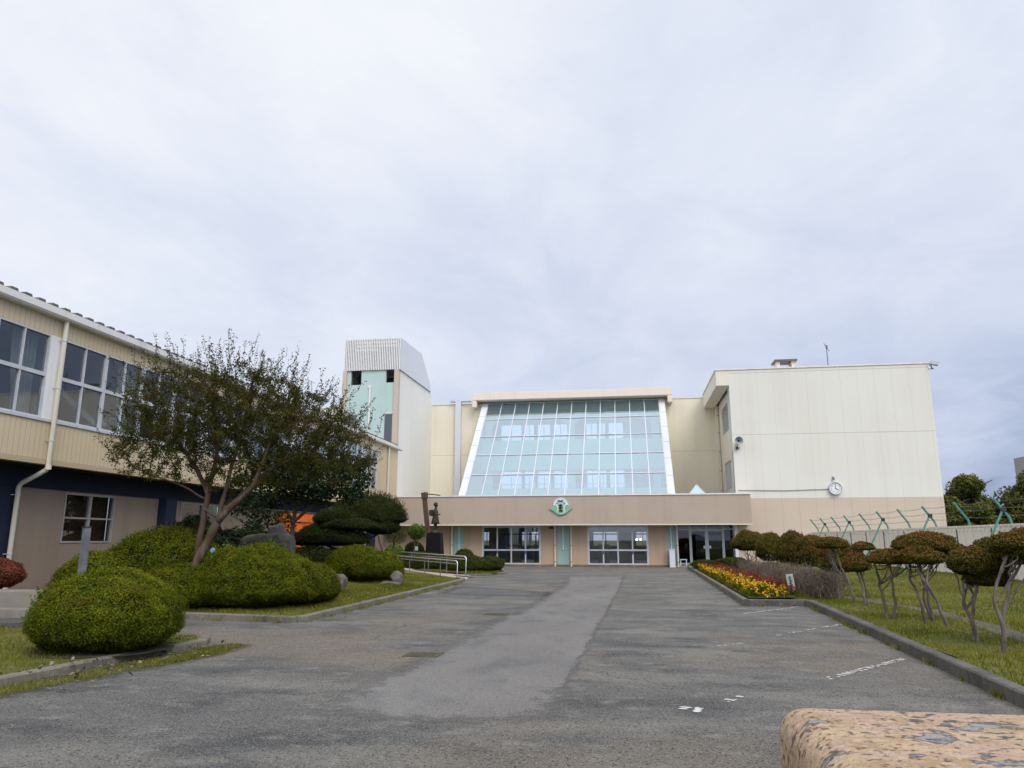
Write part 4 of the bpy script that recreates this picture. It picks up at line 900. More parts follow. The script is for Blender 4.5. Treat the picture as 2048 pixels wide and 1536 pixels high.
plate([(640, 540), (760, 430), (915, 400), (1070, 430), (1200, 545)] + [(1130, 660), (1095, 790), (1125, 900), (1190, 990), (1050, 1070), (910, 1085), (770, 1050), (690, 980), (715, 860), (715, 780), (690, 660)], 47.040, 47.054, M['crest_shield'], 'shield', cr)
for s in (-1, 1):
    o_ = [(915 + s * 300, 545), (915 + s * 235, 650), (915 + s * 195, 780), (915 + s * 215, 890), (915 + s * 275, 985)]
    i_ = [(915 + s * 265, 975), (915 + s * 185, 890), (915 + s * 160, 780), (915 + s * 195, 640), (915 + s * 240, 560)]
    plate(o_ + i_, 47.03, 47.039, M['white'], 'arc', cr)
def stroke(mb, x0, y0, x1, y1, wd): 
    a, b = P_(x0, y0), P_(x1, y1); mb.bar((a[0], 47.030, a[1]), (b[0], 47.030, b[1]), wd * u, .012, (0, 1, 0))
q = MB()      # upper flourish and the column of brush characters
for s in (-1, 1):
    stroke(q, 895, 395, 895 + s * 105, 395, 60); stroke(q, 895 + s * 60, 385, 895 + s * 145, 340, 46); stroke(q, 895 + s * 70, 395, 895 + s * 95, 440, 44)
    stroke(q, 905 + s * 145, 480, 905 + s * 190, 490, 34); stroke(q, 905 + s * 185, 485, 905 + s * 230, 520, 34)
for x0, y0, x1, y1, wd in ((790, 600, 1000, 595, 44), (900, 550, 895, 680, 44), (815, 650, 985, 648, 40), (835, 600, 825, 690, 36), (965, 600, 975, 690, 36), (795, 735, 1000, 725, 44), (895, 690, 890, 830, 52),
                           (820, 735, 815, 830, 40), (970, 700, 1010, 800, 44), (800, 800, 930, 790, 40), (830, 860, 820, 990, 48), (890, 840, 880, 930, 44), (880, 900, 1010, 885, 50), (1000, 880, 960, 975, 50), (880, 960, 985, 965, 48), (945, 800, 935, 870, 40)):
    stroke(q, x0, y0, x1, y1, wd)
q.build('writing', M['ink'], cr)

for i, (x, zz) in enumerate(((0.45, 1.66), (0.72, 1.67))):
    t = thing('ceiling_lamp', 'small lit lamp glowing behind the right-hand sliding doors, the %s of two' % ('left' if i == 0 else 'right'), 'lamp', (x, 53.0, zz), 'lit lamps in the hall')
    MB().lathe((x, 53.0, zz), [(.03, .10), (.05, .06), (.07, 0), (.06, -.03), (.02, -.04)], 'Z', 14).build('bulb', M['lamp_white'], t, smooth='auto')
    MB().tube([(x, 53.0, zz + .1), (x, 53.0, 3.0)], .01, 6).build('cord', M['dark'], t)

# ------------------------------------------------------------------ fence on the right
Fx = thing('perimeter_fence', 'pale panel fence topped with leaning green posts and barbed wire, along the right bank', 'fence', (11, 35, 0.4))
fp = MB(); y = 20.0
while y < 47.9:
    y1 = min(y + 2.48, 48.3); zb_ = .3; fp_ = MB().box(10.90, 10.95, y + .02, y1 - .02, zb_, 2.05); fp_.box(10.88, 10.97, y + .02, y1 - .02, 2.05, 2.11)
    for k in range(8): yy = y + .15 + k * .3; fp_.box(10.872, 10.898, yy, yy + .07, 1.93, 2.02)
    fp_.build('panel', M['fence_panel'], Fx)
    MB().box(10.87, 10.97, y1 - .018, y1 + .018, .3, 2.0).build('panel_post', M['post'], Fx)
    y = y1
PY = [21.3, 24.0, 26.75, 29.5, 32.1, 34.7, 37.2, 39.8, 42.2, 44.6, 46.9]
for i, y in enumerate(PY):
    MB().tube([(11.05, y, .3), (11.05, y, 2.10), (11.0, y, 2.30), (10.62, y, 2.86)], .038, 8).build('post', M['fence_green'], Fx, smooth='auto')
    if i % 2:
        b = MB().tube([(10.85, y, 2.52), (9.75, y, hr(9.75, y) - .05)], .034, 8).build('brace', M['fence_green'], Fx, smooth='auto')
        MB().box(10.80, 10.93, y - .05, y + .05, 2.46, 2.58).build('clamp', M['dark'], b)
for j, (x, z) in enumerate(((10.66, 2.80), (10.80, 2.60), (10.95, 2.38))):
    wpts = []
    for a, b in zip(PY, PY[1:]): wpts += [(x, a + (b - a) * t, z - .06 * math.sin(math.pi * t)) for t in (0, .25, .5, .75)]
    wm = MB().tube([*wpts, (x, PY[-1], z)], .005, 4)
    for k in range(0, 240): yy = 21.4 + k * .107; wm.bar((x - .012, yy, z - .045), (x + .012, yy + .02, z - .015), .004)
    wm.build('barbed_wire', M['wire'], Fx)

# ------------------------------------------------------------------ gate pillar beside the camera
bm = bmesh.new(); bmesh.ops.create_cube(bm, size=1)
for v in bm.verts: v.co = Vector((1.185 + v.co.x * 1.6, 1.55 + v.co.y * 1.56, .6 + v.co.z * 1.2))
bmesh.ops.bevel(bm, geom=bm.edges[:], offset=.075, segments=6, profile=.5, affect='EDGES')
me = bpy.data.meshes.new('gate_pillar'); bm.to_mesh(me); bm.free(); me.materials.append(M['pillar']); me.polygons.foreach_set('use_smooth', [True] * len(me.polygons))
gp = tag(link(bpy.data.objects.new('gate_pillar', me)), 'massive pink rendered gate pillar with a flaking flat top, in the near right corner', 'gate pillar')
rebase(gp)

# ------------------------------------------------------------------ left garden furniture
po = thing('signpost', 'grey square steel post standing behind the nearest rounded bush', 'post', (-8.93, 11.3, .09))
MB().bar((-8.92, 11.3, .05), (-8.92, 11.3, 1.85), .10, .10, (.35, 1, 0)).build('post_body', M['post'], po, bevel=.008)
MB().bar((-8.92, 11.3, 1.85), (-8.92, 11.3, 1.87), .11, .11, (.35, 1, 0)).build('cap', M['dark'], po)
orr = thing('storage_locker', 'bright orange storage locker under the overhang behind the garden', 'locker', (-15.45, 32.9, 0.0))
MB().box(-15.76, -15.2, 31.9, 34.5, .3, 2.42).build('body', M['orange'], orr, bevel=.02)
MB().box(-15.78, -15.14, 31.85, 34.55, 2.45, 2.86).build('lid', M['orange'], orr, bevel=.03)
q = MB()
for y in (32.77, 33.63): q.box(-15.195, -15.185, y - .01, y + .01, .4, 2.4)
q.build('door_seam', M['dark'], orr)
MB().box(-15.79, -15.15, 31.8, 34.6, 2.863, 2.92).build('top_edge', M['dark'], orr)

def rock(name, label, cat, c, rad, m, seed, parent=None, flat=0.0):
    bm = bmesh.new(); bmesh.ops.create_icosphere(bm, subdivisions=4, radius=1); r = random.Random(seed)
    planes = [(Vector((r.gauss(0, 1), r.gauss(0, 1), r.gauss(0, .8))).normalized(), r.uniform(.62, .9)) for _ in range(14)] + [(Vector((0, 0, 1)), 1 - flat)]
    for v in bm.verts:
        d = v.co.normalized(); k = 1.0
        for nrm, h in planes:
            dd = d.dot(nrm)
            if dd > 0: k = min(k, h / dd)
        k *= 1 + .05 * mnoise.noise(d * 2.2 + Vector((seed, 0, 0))) + .02 * mnoise.noise(d * 7)
        v.co = Vector((c[0] + d.x * k * rad[0] * 1.15, c[1] + d.y * k * rad[1] * 1.15, c[2] + rad[2] * .5 + d.z * k * rad[2] * .62))
    me = bpy.data.meshes.new(name); bm.to_mesh(me); bm.free(); me.materials.append(m); me.polygons.foreach_set('use_smooth', [True] * len(me.polygons))
    o = put(bpy.data.objects.new(name, me), parent)
    if parent is None: tag(o, label, cat); rebase(o)
    return o
mo = thing('stone_monument', 'broad weathered stone monument with a dark inset slab, behind the yellow-green mound', 'monument', (-9.7, 19.2, .3))
bm = bmesh.new(); bmesh.ops.create_cube(bm, size=1); bmesh.ops.subdivide_edges(bm, edges=bm.edges[:], cuts=10, use_grid_fill=True)
for v in bm.verts:
    p = v.co * 2; k = 1 / max(1e-6, (abs(p.x) ** 9 + abs(p.y) ** 9 + abs(p.z) ** 9) ** (1 / 9)) * max(abs(p.x), abs(p.y), abs(p.z)); p = p * k
    nz = mnoise.noise(p * 1.4) * .09 + mnoise.noise(p * 4) * .03; p = p * (1 + nz)
    v.co = Vector((-9.72 + p.x * .66, 19.25 + p.y * .38, .98 + p.z * .82))
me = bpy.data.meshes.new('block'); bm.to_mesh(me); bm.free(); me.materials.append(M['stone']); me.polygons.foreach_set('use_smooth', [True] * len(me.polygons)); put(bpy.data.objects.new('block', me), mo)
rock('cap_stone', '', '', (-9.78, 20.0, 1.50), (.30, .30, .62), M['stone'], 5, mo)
MB().box(-9.42, -9.08, 18.82, 18.9, 1.12, 1.52).build('inset_slab', M['granite'], mo)
rock('boulder', 'flat-topped grey boulder between two yellow-green clipped bushes by the lawn edge', 'boulder', (-8.28, 20.9, .17), (.24, .22, .50), M['stone_pale'], 11, flat=.12)
rock('boulder', 'pointed grey rock at the right foot of the round clipped bush', 'boulder', (-8.05, 25.6, .12), (.22, .24, .44), M['stone_pale'], 23)
rock('boulder', 'low dark stone lying flat on the lawn in front of the pointed rock', 'boulder', (-8.12, 25.15, .08), (.34, .2, .2), M['stone_pale'], 31)
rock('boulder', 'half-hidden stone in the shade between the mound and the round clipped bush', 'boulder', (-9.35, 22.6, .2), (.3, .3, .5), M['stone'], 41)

for i, (a, b, lab) in enumerate((((-7.10, 30.8), (-11.0, 34.4), 'steel tube handrail on the near side of the ramp'), ((-7.28, 33.3), (-11.9, 37.1), 'steel tube handrail on the far side of the ramp, next to the hedge'))):
    t = thing('handrail', lab, 'handrail', (*a, 0), 'handrails of the ramp')
    dx, dy = b[0] - a[0], b[1] - a[1]; h0, h1 = (.80, .94) if i == 0 else (.93, 1.08)
    MB().tube([(*a, .03), (*a, h0 - .09), (a[0] + dx * .006, a[1] + dy * .006, h0 - .03), (a[0] + dx * .02, a[1] + dy * .02, h0), (*b, h1)], .026, 10).build('rail', M['steel'], t, smooth='auto')
    MB().tube([(a[0] + dx * .006, a[1] + dy * .006, h0 - .12), (*b, h1 - .12)], .016, 8).build('lower_rail', M['steel'], t, smooth='auto')
    for s in (.24, .48, .72, .95): x, y = a[0] + dx * s, a[1] + dy * s; MB().tube([(x, y, .03 + .3 * s), (x, y, h0 + (h1 - h0) * s)], .02, 8).build('post', M['post'], t, smooth='auto')

# ------------------------------------------------------------------ statue of a schoolchild
sx, sy, pz = -8.93, 34.05, 2.10
stt = thing('statue', 'bronze statue of a child with a school satchel on a tapered black plinth', 'statue', (sx, sy, .3))
q = MB(); wb, wt = .41, .30
q.add([(sx - wb, sy - wb, .25), (sx + wb, sy - wb, .25), (sx + wb, sy + wb, .25), (sx - wb, sy + wb, .25), (sx - wt, sy - wt, 1.98), (sx + wt, sy - wt, 1.98), (sx + wt, sy + wt, 1.98), (sx - wt, sy + wt, 1.98)],
      [(0, 3, 2, 1), (4, 5, 6, 7), (0, 1, 5, 4), (1, 2, 6, 5), (2, 3, 7, 6), (3, 0, 4, 7)])
q.build('plinth', M['granite'], stt, bevel=.015)
MB().lathe((sx, sy, 1.98), [(.22, 0), (.215, .06), (.19, .10)], 'Z', 20).build('bronze_base', M['bronze'], stt, smooth='auto')
# body as one skinned skeleton, facing +x
def skin(name, joints, bones, rad, m, parent, sub=2):
    me = bpy.data.meshes.new(name); me.from_pydata(joints, bones, [])
    o = link(bpy.data.objects.new(name, me)); md = o.modifiers.new('skin', 'SKIN'); md.use_smooth_shade = True
    for v, r in zip(me.skin_vertices[0].data, rad): v.radius = r if isinstance(r, tuple) else (r, r)
    me.skin_vertices[0].data[0].use_root = True
    o.modifiers.new('sub', 'SUBSURF').levels = sub
    dg = bpy.context.evaluated_depsgraph_get(); m2 = bpy.data.meshes.new_from_object(o.evaluated_get(dg)); bpy.data.objects.remove(o)
    m2.name = name; m2.materials.clear(); m2.materials.append(m); return put(bpy.data.objects.new(name, m2), parent)
b = Vector((sx, sy, 2.08))
jt_, bo_, ra_ = [], [], []
def J(x, y, z, r, par=None):
    jt_.append((b.x + x, b.y + y, b.z + z)); ra_.append(r)
    if par is not None: bo_.append((par, len(jt_) - 1))
    return len(jt_) - 1
pel = J(0, 0, .60, (.10, .12)); wa = J(.0, 0, .72, (.085, .105), pel); che = J(.0, 0, .88, (.095, .125), wa); shl = J(0, 0, .97, (.07, .10), che); nk = J(.012, 0, 1.03, .042, shl)
h1 = J(.025, 0, 1.10, .075, nk); h2 = J(.025, 0, 1.18, .095, h1); h3 = J(.02, 0, 1.25, .07, h2)
for s in (-1, 1):
    hp = J(.0, s * .065, .52, .07, pel); kn = J(.015 + s * .02, s * .06, .30, .045, hp); ak = J(0.0 + s * .03, s * .06, .06, .03, kn); J(.11 + s * .03, s * .065, .025, .026, ak)
    sh = J(0, s * .13, .95, .045, shl); el = J(-.02 + .04 * (s < 0), s * .155, .76, .034, sh); wr = J(.06 if s < 0 else .11, s * .14, .60 if s < 0 else .72, .024, el); ha = J(.075 if s < 0 else .16, s * .135, .545 if s < 0 else .74, .026, wr)
    for k in range(4): J((.085 if s < 0 else .20) + .004 * k, s * (.120 + .010 * k), (.485 if s < 0 else .745) - .004 * abs(k - 1.5), .008, ha)
    J((.115 if s < 0 else .185), s * .125, (.53 if s < 0 else .775), .009, ha)
bd = skin('figure', jt_, bo_, ra_, M['bronze'], stt)
co = MB()
n = 28; rings = [(.30, .195, .21), (.42, .172, .19), (.56, .142, .165), (.70, .120, .145), (.86, .122, .152), (.955, .085, .125), (.99, .055, .065)]
vs = []
for z, rx, ry in rings:
    for k in range(n):
        a = 2 * math.pi * k / n; fld = 1 + (.045 * math.sin(a * 9) * max(0, (.72 - z)) * 2)
        vs.append((b.x + .005 + rx * fld * math.cos(a), b.y + ry * fld * math.sin(a), b.z + z))
co.add(vs, [(i * n + j, i * n + (j + 1) % n, (i + 1) * n + (j + 1) % n, (i + 1) * n + j) for i in range(len(rings) - 1) for j in range(n)] + [tuple(range(n)), tuple((len(rings) - 1) * n + j for j in range(n))[::-1]])
co.build('coat', M['bronze'], stt, smooth=True)
bp_ = MB().box(b.x - .27, b.x - .10, b.y - .12, b.y + .12, b.z + .66, b.z + .95).build('satchel', M['bronze'], stt, bevel=.03)
MB().box(b.x - .285, b.x - .272, b.y - .115, b.y + .115, b.z + .70, b.z + .93).build('flap', M['bronze'], bp_, bevel=.005)
# bobbed hair, eyes, nose, mouth
hb = bmesh.new(); bmesh.ops.create_uvsphere(hb, u_segments=24, v_segments=14, radius=1)
for v in hb.verts: v.co = Vector((b.x + .008 + v.co.x * .108 - (.03 if v.co.x > .55 and v.co.z < .25 else 0), b.y + v.co.y * .108, b.z + 1.195 + max(v.co.z, -.75) * .105))
me = bpy.data.meshes.new('hair'); hb.to_mesh(me); hb.free(); me.materials.append(M['bronze']); me.polygons.foreach_set('use_smooth', [True] * len(me.polygons)); put(bpy.data.objects.new('hair', me), stt)
fc = MB().prism([(b.x + .10, b.z + 1.17), (b.x + .132, b.z + 1.13), (b.x + .10, b.z + 1.12)], 'Y', b.y - .012, b.y + .012)
for s in (-1, 1): fc.lathe((b.x + .097, b.y + s * .035, b.z + 1.165), [(.004, -.006), (.012, 0), (.004, .01)], 'X', 8)
fc.box(b.x + .09, b.x + .103, b.y - .022, b.y + .022, b.z + 1.082, b.z + 1.092)
fc.build('face', M['bronze'], stt)

tp = thing('timber_post', 'leaning brown timber post with a thicker head, left of the statue', 'post', (-9.62, 35.4, .3))
MB().bar((-9.43, 35.4, .3), (-9.85, 35.4, 3.65), .2).build('post_body', M['timber'], tp, bevel=.01)
MB().bar((-9.83, 35.4, 3.62), (-9.87, 35.4, 3.92), .27).bar((-9.8, 35.42, 3.86), (-9.1, 35.5, 3.78), .03, .05).build('post_head', M['timber'], tp)

# ------------------------------------------------------------------ small things by the doors and flower bed
ut = thing('utility_box', 'narrow pale grey cabinet standing beside the entrance', 'cabinet', (2.55, 48.05, 0))
MB().box(2.38, 2.72, 47.85, 48.2, -.02, 1.05).build('body', M['alu_white'], ut, bevel=.01)
MB().box(2.36, 2.74, 47.82, 48.22, 1.05, 1.10).build('top', M['alu_white'], ut, bevel=.01)
bk = thing('stool', 'small pale blue plastic stool on the doorstep by the entrance', 'stool', (3.25, 48.5, .1))
MB().box(3.02, 3.48, 48.35, 48.7, .42, .48).build('seat', mat('pale_plastic', (.50, .56, .62), .5), bk, bevel=.02)
for x in (3.05, 3.40):
    for y in (48.38, 48.62): MB().add([(x - .01, y - .01, .1), (x + .05, y - .01, .1), (x + .05, y + .05, .1), (x - .01, y + .05, .1), (x + .01, y, .42), (x + .05, y, .42), (x + .05, y + .04, .42), (x + .01, y + .04, .42)], [(0, 3, 2, 1), (4, 5, 6, 7), (0, 1, 5, 4), (1, 2, 6, 5), (2, 3, 7, 6), (3, 0, 4, 7)]).build('leg', M['alu_white'], bk)
def plant_sign(x, y, z, wd, h, lean, label, rows):
    t = thing('plant_sign', label, 'sign', (x, y, z), 'white plant signs')
    a = Vector((x, y, z - .1)); bq = Vector((x - lean, y, z + h))
    MB().bar(a.lerp(bq, .25), bq, wd, .02, (0, 1, 0)).build('board', M['sign_white'], t)
    MB().bar(a + Vector((0, .025, 0)), a.lerp(bq, .7) + Vector((0, .025, 0)), .04, .025, (0, 1, 0)).build('stake', M['timber'], t)
    q = MB(); d = (bq - a)
    for k in range(rows):
        p0 = a.lerp(bq, .36 + .58 * k / rows); q.bar(p0 + Vector((-wd * .26, -.013, 0)), p0 + Vector((wd * (.10 + .16 * ((k * 7) % 3) / 2), -.013, .005)), .018, .004, (0, 1, 0))
        q.bar(p0 + Vector((-.01, -.013, -.02)), p0 + Vector((0, -.013, .03)), .012, .004, (0, 1, 0))
    q.build('writing', M['ink'], t)
plant_sign(4.42, 22.2, .22, .19, .50, .07, 'leaning white plant sign at the end of the red flowers', 8)
plant_sign(6.05, 29.3, .75, .26, .36, .12, 'small white board low among the dark topiary trunks', 3)

# ------------------------------------------------------------------ vegetation
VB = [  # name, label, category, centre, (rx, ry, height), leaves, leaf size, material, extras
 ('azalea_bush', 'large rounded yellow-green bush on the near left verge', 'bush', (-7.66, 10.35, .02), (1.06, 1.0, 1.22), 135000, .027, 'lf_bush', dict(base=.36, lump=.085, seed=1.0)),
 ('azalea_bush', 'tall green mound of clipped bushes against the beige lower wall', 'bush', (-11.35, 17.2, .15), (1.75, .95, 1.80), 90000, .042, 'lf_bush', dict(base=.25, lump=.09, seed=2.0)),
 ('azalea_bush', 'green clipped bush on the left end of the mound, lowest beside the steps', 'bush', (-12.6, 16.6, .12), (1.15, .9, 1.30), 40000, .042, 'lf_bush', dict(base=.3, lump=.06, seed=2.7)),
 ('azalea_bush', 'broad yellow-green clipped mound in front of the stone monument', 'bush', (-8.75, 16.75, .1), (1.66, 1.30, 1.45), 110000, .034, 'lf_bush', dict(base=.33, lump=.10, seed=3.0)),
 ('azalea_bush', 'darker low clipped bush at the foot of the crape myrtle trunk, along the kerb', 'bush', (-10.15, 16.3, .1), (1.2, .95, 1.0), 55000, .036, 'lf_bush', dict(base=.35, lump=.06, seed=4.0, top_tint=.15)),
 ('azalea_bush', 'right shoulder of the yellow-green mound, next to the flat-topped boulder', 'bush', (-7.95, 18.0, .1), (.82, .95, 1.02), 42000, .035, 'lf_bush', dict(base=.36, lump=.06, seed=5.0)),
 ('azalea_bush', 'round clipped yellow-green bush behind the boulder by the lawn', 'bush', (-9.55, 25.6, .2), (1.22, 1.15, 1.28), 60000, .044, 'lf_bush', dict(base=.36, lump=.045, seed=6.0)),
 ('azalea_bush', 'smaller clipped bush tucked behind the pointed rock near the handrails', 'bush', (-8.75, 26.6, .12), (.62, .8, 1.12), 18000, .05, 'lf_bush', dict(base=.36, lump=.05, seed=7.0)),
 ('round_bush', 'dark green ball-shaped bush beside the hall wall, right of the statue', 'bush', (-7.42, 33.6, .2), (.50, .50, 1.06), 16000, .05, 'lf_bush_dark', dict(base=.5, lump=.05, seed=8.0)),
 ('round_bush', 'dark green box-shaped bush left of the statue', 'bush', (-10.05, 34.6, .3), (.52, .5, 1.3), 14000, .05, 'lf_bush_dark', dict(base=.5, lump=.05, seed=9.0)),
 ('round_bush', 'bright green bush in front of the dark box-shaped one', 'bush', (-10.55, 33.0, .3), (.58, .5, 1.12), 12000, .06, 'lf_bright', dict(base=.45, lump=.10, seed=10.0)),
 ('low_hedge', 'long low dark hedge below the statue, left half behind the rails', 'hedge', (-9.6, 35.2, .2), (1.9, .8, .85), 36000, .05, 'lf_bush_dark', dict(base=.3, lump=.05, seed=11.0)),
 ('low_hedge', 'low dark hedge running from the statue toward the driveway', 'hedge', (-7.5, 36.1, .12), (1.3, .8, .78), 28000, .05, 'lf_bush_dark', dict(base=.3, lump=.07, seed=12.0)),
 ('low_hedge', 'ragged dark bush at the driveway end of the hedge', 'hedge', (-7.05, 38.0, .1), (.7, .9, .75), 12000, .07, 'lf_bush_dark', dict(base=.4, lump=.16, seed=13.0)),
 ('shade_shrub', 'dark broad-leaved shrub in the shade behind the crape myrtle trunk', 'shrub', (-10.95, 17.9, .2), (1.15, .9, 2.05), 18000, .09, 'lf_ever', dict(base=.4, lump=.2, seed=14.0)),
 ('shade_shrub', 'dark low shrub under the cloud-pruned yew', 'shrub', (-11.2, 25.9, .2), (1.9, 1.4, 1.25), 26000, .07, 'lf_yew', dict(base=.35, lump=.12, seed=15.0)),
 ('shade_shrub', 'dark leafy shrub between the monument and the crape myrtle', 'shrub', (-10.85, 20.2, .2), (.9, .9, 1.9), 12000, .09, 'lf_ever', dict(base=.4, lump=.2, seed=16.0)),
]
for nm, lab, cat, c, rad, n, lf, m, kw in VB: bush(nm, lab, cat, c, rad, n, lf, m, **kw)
sb_ = MB(); hz = lambda x, y: float((hl3 if y < 13 else hl if y < 34 else hl2)(np.array(x), np.array(y)))
for nm, lab, cat, c, rad, n, lf, m, kw in VB:      # bare leaf-strewn soil under the clipped bushes
    k = 26; pts = []
    for i in range(k):
        a = 2 * math.pi * i / k; q = .92 + .10 * mnoise.noise(Vector((math.cos(a) * 2, math.sin(a) * 2, c[0]))); x, y = c[0] + math.cos(a) * rad[0] * q, c[1] + math.sin(a) * rad[1] * q
        pts.append((x, y, hz(x, y) + .012))
    sb_.add([(c[0], c[1], hz(c[0], c[1]) + .03)] + pts, [(0, i + 1, (i + 1) % k + 1) for i in range(k)])
sb_.build('soil', M['soil'], kind='structure')

def shoots(parent_label, spots, m='lf_bright'):
    """sprays of fresh leaves growing out of the clipped surface near the given points"""
    t = next(o for o in sc.objects if o.get('label') == parent_label); lf = next(c for c in t.children if c.name.startswith('leaves'))
    n = len(lf.data.vertices); co = np.empty(n * 3, np.float32); lf.data.vertices.foreach_get('co', co); co = co.reshape(-1, 3)[::4]
    Ps = []
    for (x, y, z, n, sp) in spots:
        w = np.linalg.norm((co - np.array([x, y, z])) / sp, axis=1); near = np.argsort(w)[:max(60, int(len(co) * .01 * (sp / .2) ** 2))]
        for k in rng.choice(near, n):
            a = co[k]; d = np.array([rng.normal(0, .3), rng.normal(-.2, .3), 1]) * rng.uniform(.05, .20)
            Ps.append(a + d * rng.uniform(0, 1, (9, 1)) + rng.normal(0, .012, (9, 3)))
    P = np.vstack(Ps); V, F = leaf_quads(P, rng.normal(0, .6, P.shape) + np.array([0, -.3, .8]), .05, .45, .8)
    np_mesh('fresh_shoots', V, F, M[m], t, rng.uniform(.1, 1, len(P)))
shoots(VB[0][1], [(-8.5, 9.8, .8, 22, .16), (-8.55, 9.85, .5, 18, .14), (-7.6, 9.7, 1.12, 10, .5), (-7.3, 9.45, .8, 10, .4)])
shoots(VB[3][1], [(-9.6, 16.0, 1.2, 30, .25), (-9.2, 16.4, 1.42, 26, .25), (-8.3, 16.7, 1.5, 22, .25), (-8.7, 15.6, .75, 12, .12), (-8.5, 15.65, .95, 14, .3), (-9.0, 15.6, .5, 10, .1)])
shoots(VB[1][1], [(-10.9, 15.9, 1.4, 34, .3), (-11.4, 15.7, 1.7, 24, .25), (-12.0, 15.6, 1.6, 20, .4), (-10.6, 15.9, 1.0, 24, .2)])

def chain(pts, r0, r1, seed=0, wob=.02, seg=10):
    """smooth wobbly limb through control points: returns points and radii"""
    P = [Vector(p) for p in pts]; out = []
    for i in range(len(P) - 1):
        p0, p1, p2, p3 = P[max(i - 1, 0)], P[i], P[i + 1], P[min(i + 2, len(P) - 1)]
        for k in range(seg):
            t = k / seg; out.append(.5 * ((2 * p1) + (p2 - p0) * t + (2 * p0 - 5 * p1 + 4 * p2 - p3) * t * t + (3 * p1 - p0 - 3 * p2 + p3) * t ** 3))
    out.append(P[-1]); n = len(out); rr = []
    for i, p in enumerate(out):
        f = i / (n - 1); q = Vector((mnoise.noise(Vector((f * 6 + seed, seed, 0))), mnoise.noise(Vector((seed, f * 6 + seed, 3))), 0)) * wob
        if 0 < i < n - 1: out[i] = p + q
        rr.append((r0 + (r1 - r0) * f) * (1 + .13 * mnoise.noise(Vector((f * 9 + seed * 2, 1, 2)))))
    rr[0] *= 1.25
    return out, rr

def frusta(A, Bq, ra, rb, ns=5):
    """vectorised tapered twigs from points A to B"""
    d = unit(Bq - A); ref = np.where(np.abs(d[:, 2:3]) < .9, np.array([[0, 0, 1.]]), np.array([[1., 0, 0]])); u = unit(np.cross(d, ref)); v = np.cross(d, u)
    t = 2 * np.pi * np.arange(ns) / ns; ring = u[:, None, :] * np.cos(t)[None, :, None] + v[:, None, :] * np.sin(t)[None, :, None]
    V = np.concatenate([A[:, None] + ring * ra[:, None, None], Bq[:, None] + ring * rb[:, None, None]], 1).reshape(-1, 3)
    j = np.arange(ns); f = np.stack([j, (j + 1) % ns, (j + 1) % ns + ns, j + ns], 1)
    return V, (f[None] + (np.arange(len(A)) * 2 * ns)[:, None, None]).reshape(-1, 4)

def colonise(seeds, parents, ells, natt, step=.16, infl=1.2, kill=.26, iters=90, bias=(0, 0, .05), lo=.35):
    """grow twigs from seed nodes into a crown made of ellipsoids (centre, radii)"""
    pts = []
    vol = np.array([e[1][0] * e[1][1] * e[1][2] for e in ells]); vol = vol / vol.sum()
    for (c, r), f in zip(ells, vol):
        d = sphere_dirs(int(natt * f)); rad = rng.uniform(lo ** 3, 1, len(d)) ** (1 / 3)
        pts.append(np.array(c) + d * rad[:, None] * np.array(r))
    att = np.vstack(pts); nodes = [np.array(s, float) for s in seeds]; par = list(parents)
    NP = np.array(nodes); best = np.full(len(att), 1e9); bi = np.zeros(len(att), int)
    def upd(new, base):
        nonlocal best, bi
        for i, p in enumerate(new):
            d = np.linalg.norm(att - p, axis=1); m = d < best; best[m] = d[m]; bi[m] = base + i
    upd(NP, 0); bias = np.array(bias)
    for _ in range(iters):
        act = best < infl
        if not act.any(): break
        dirs = {}
        for a, k in zip(att[act], bi[act]): dirs.setdefault(k, []).append(a)
        new = []; base = len(nodes)
        for k, L_ in dirs.items():
            v = np.array(L_) - nodes[k]; v = (v / np.linalg.norm(v, axis=1, keepdims=True)).sum(0) / len(L_) + bias + rng.normal(0, .12, 3); v /= np.linalg.norm(v)
            p = nodes[k] + v * step; new.append(p); par.append(k); nodes.append(p)
        upd(new, base)
        keep = best > kill
        att, best, bi = att[keep], best[keep], bi[keep]
        if len(att) < 5: break
    return np.array(nodes), np.array(par)

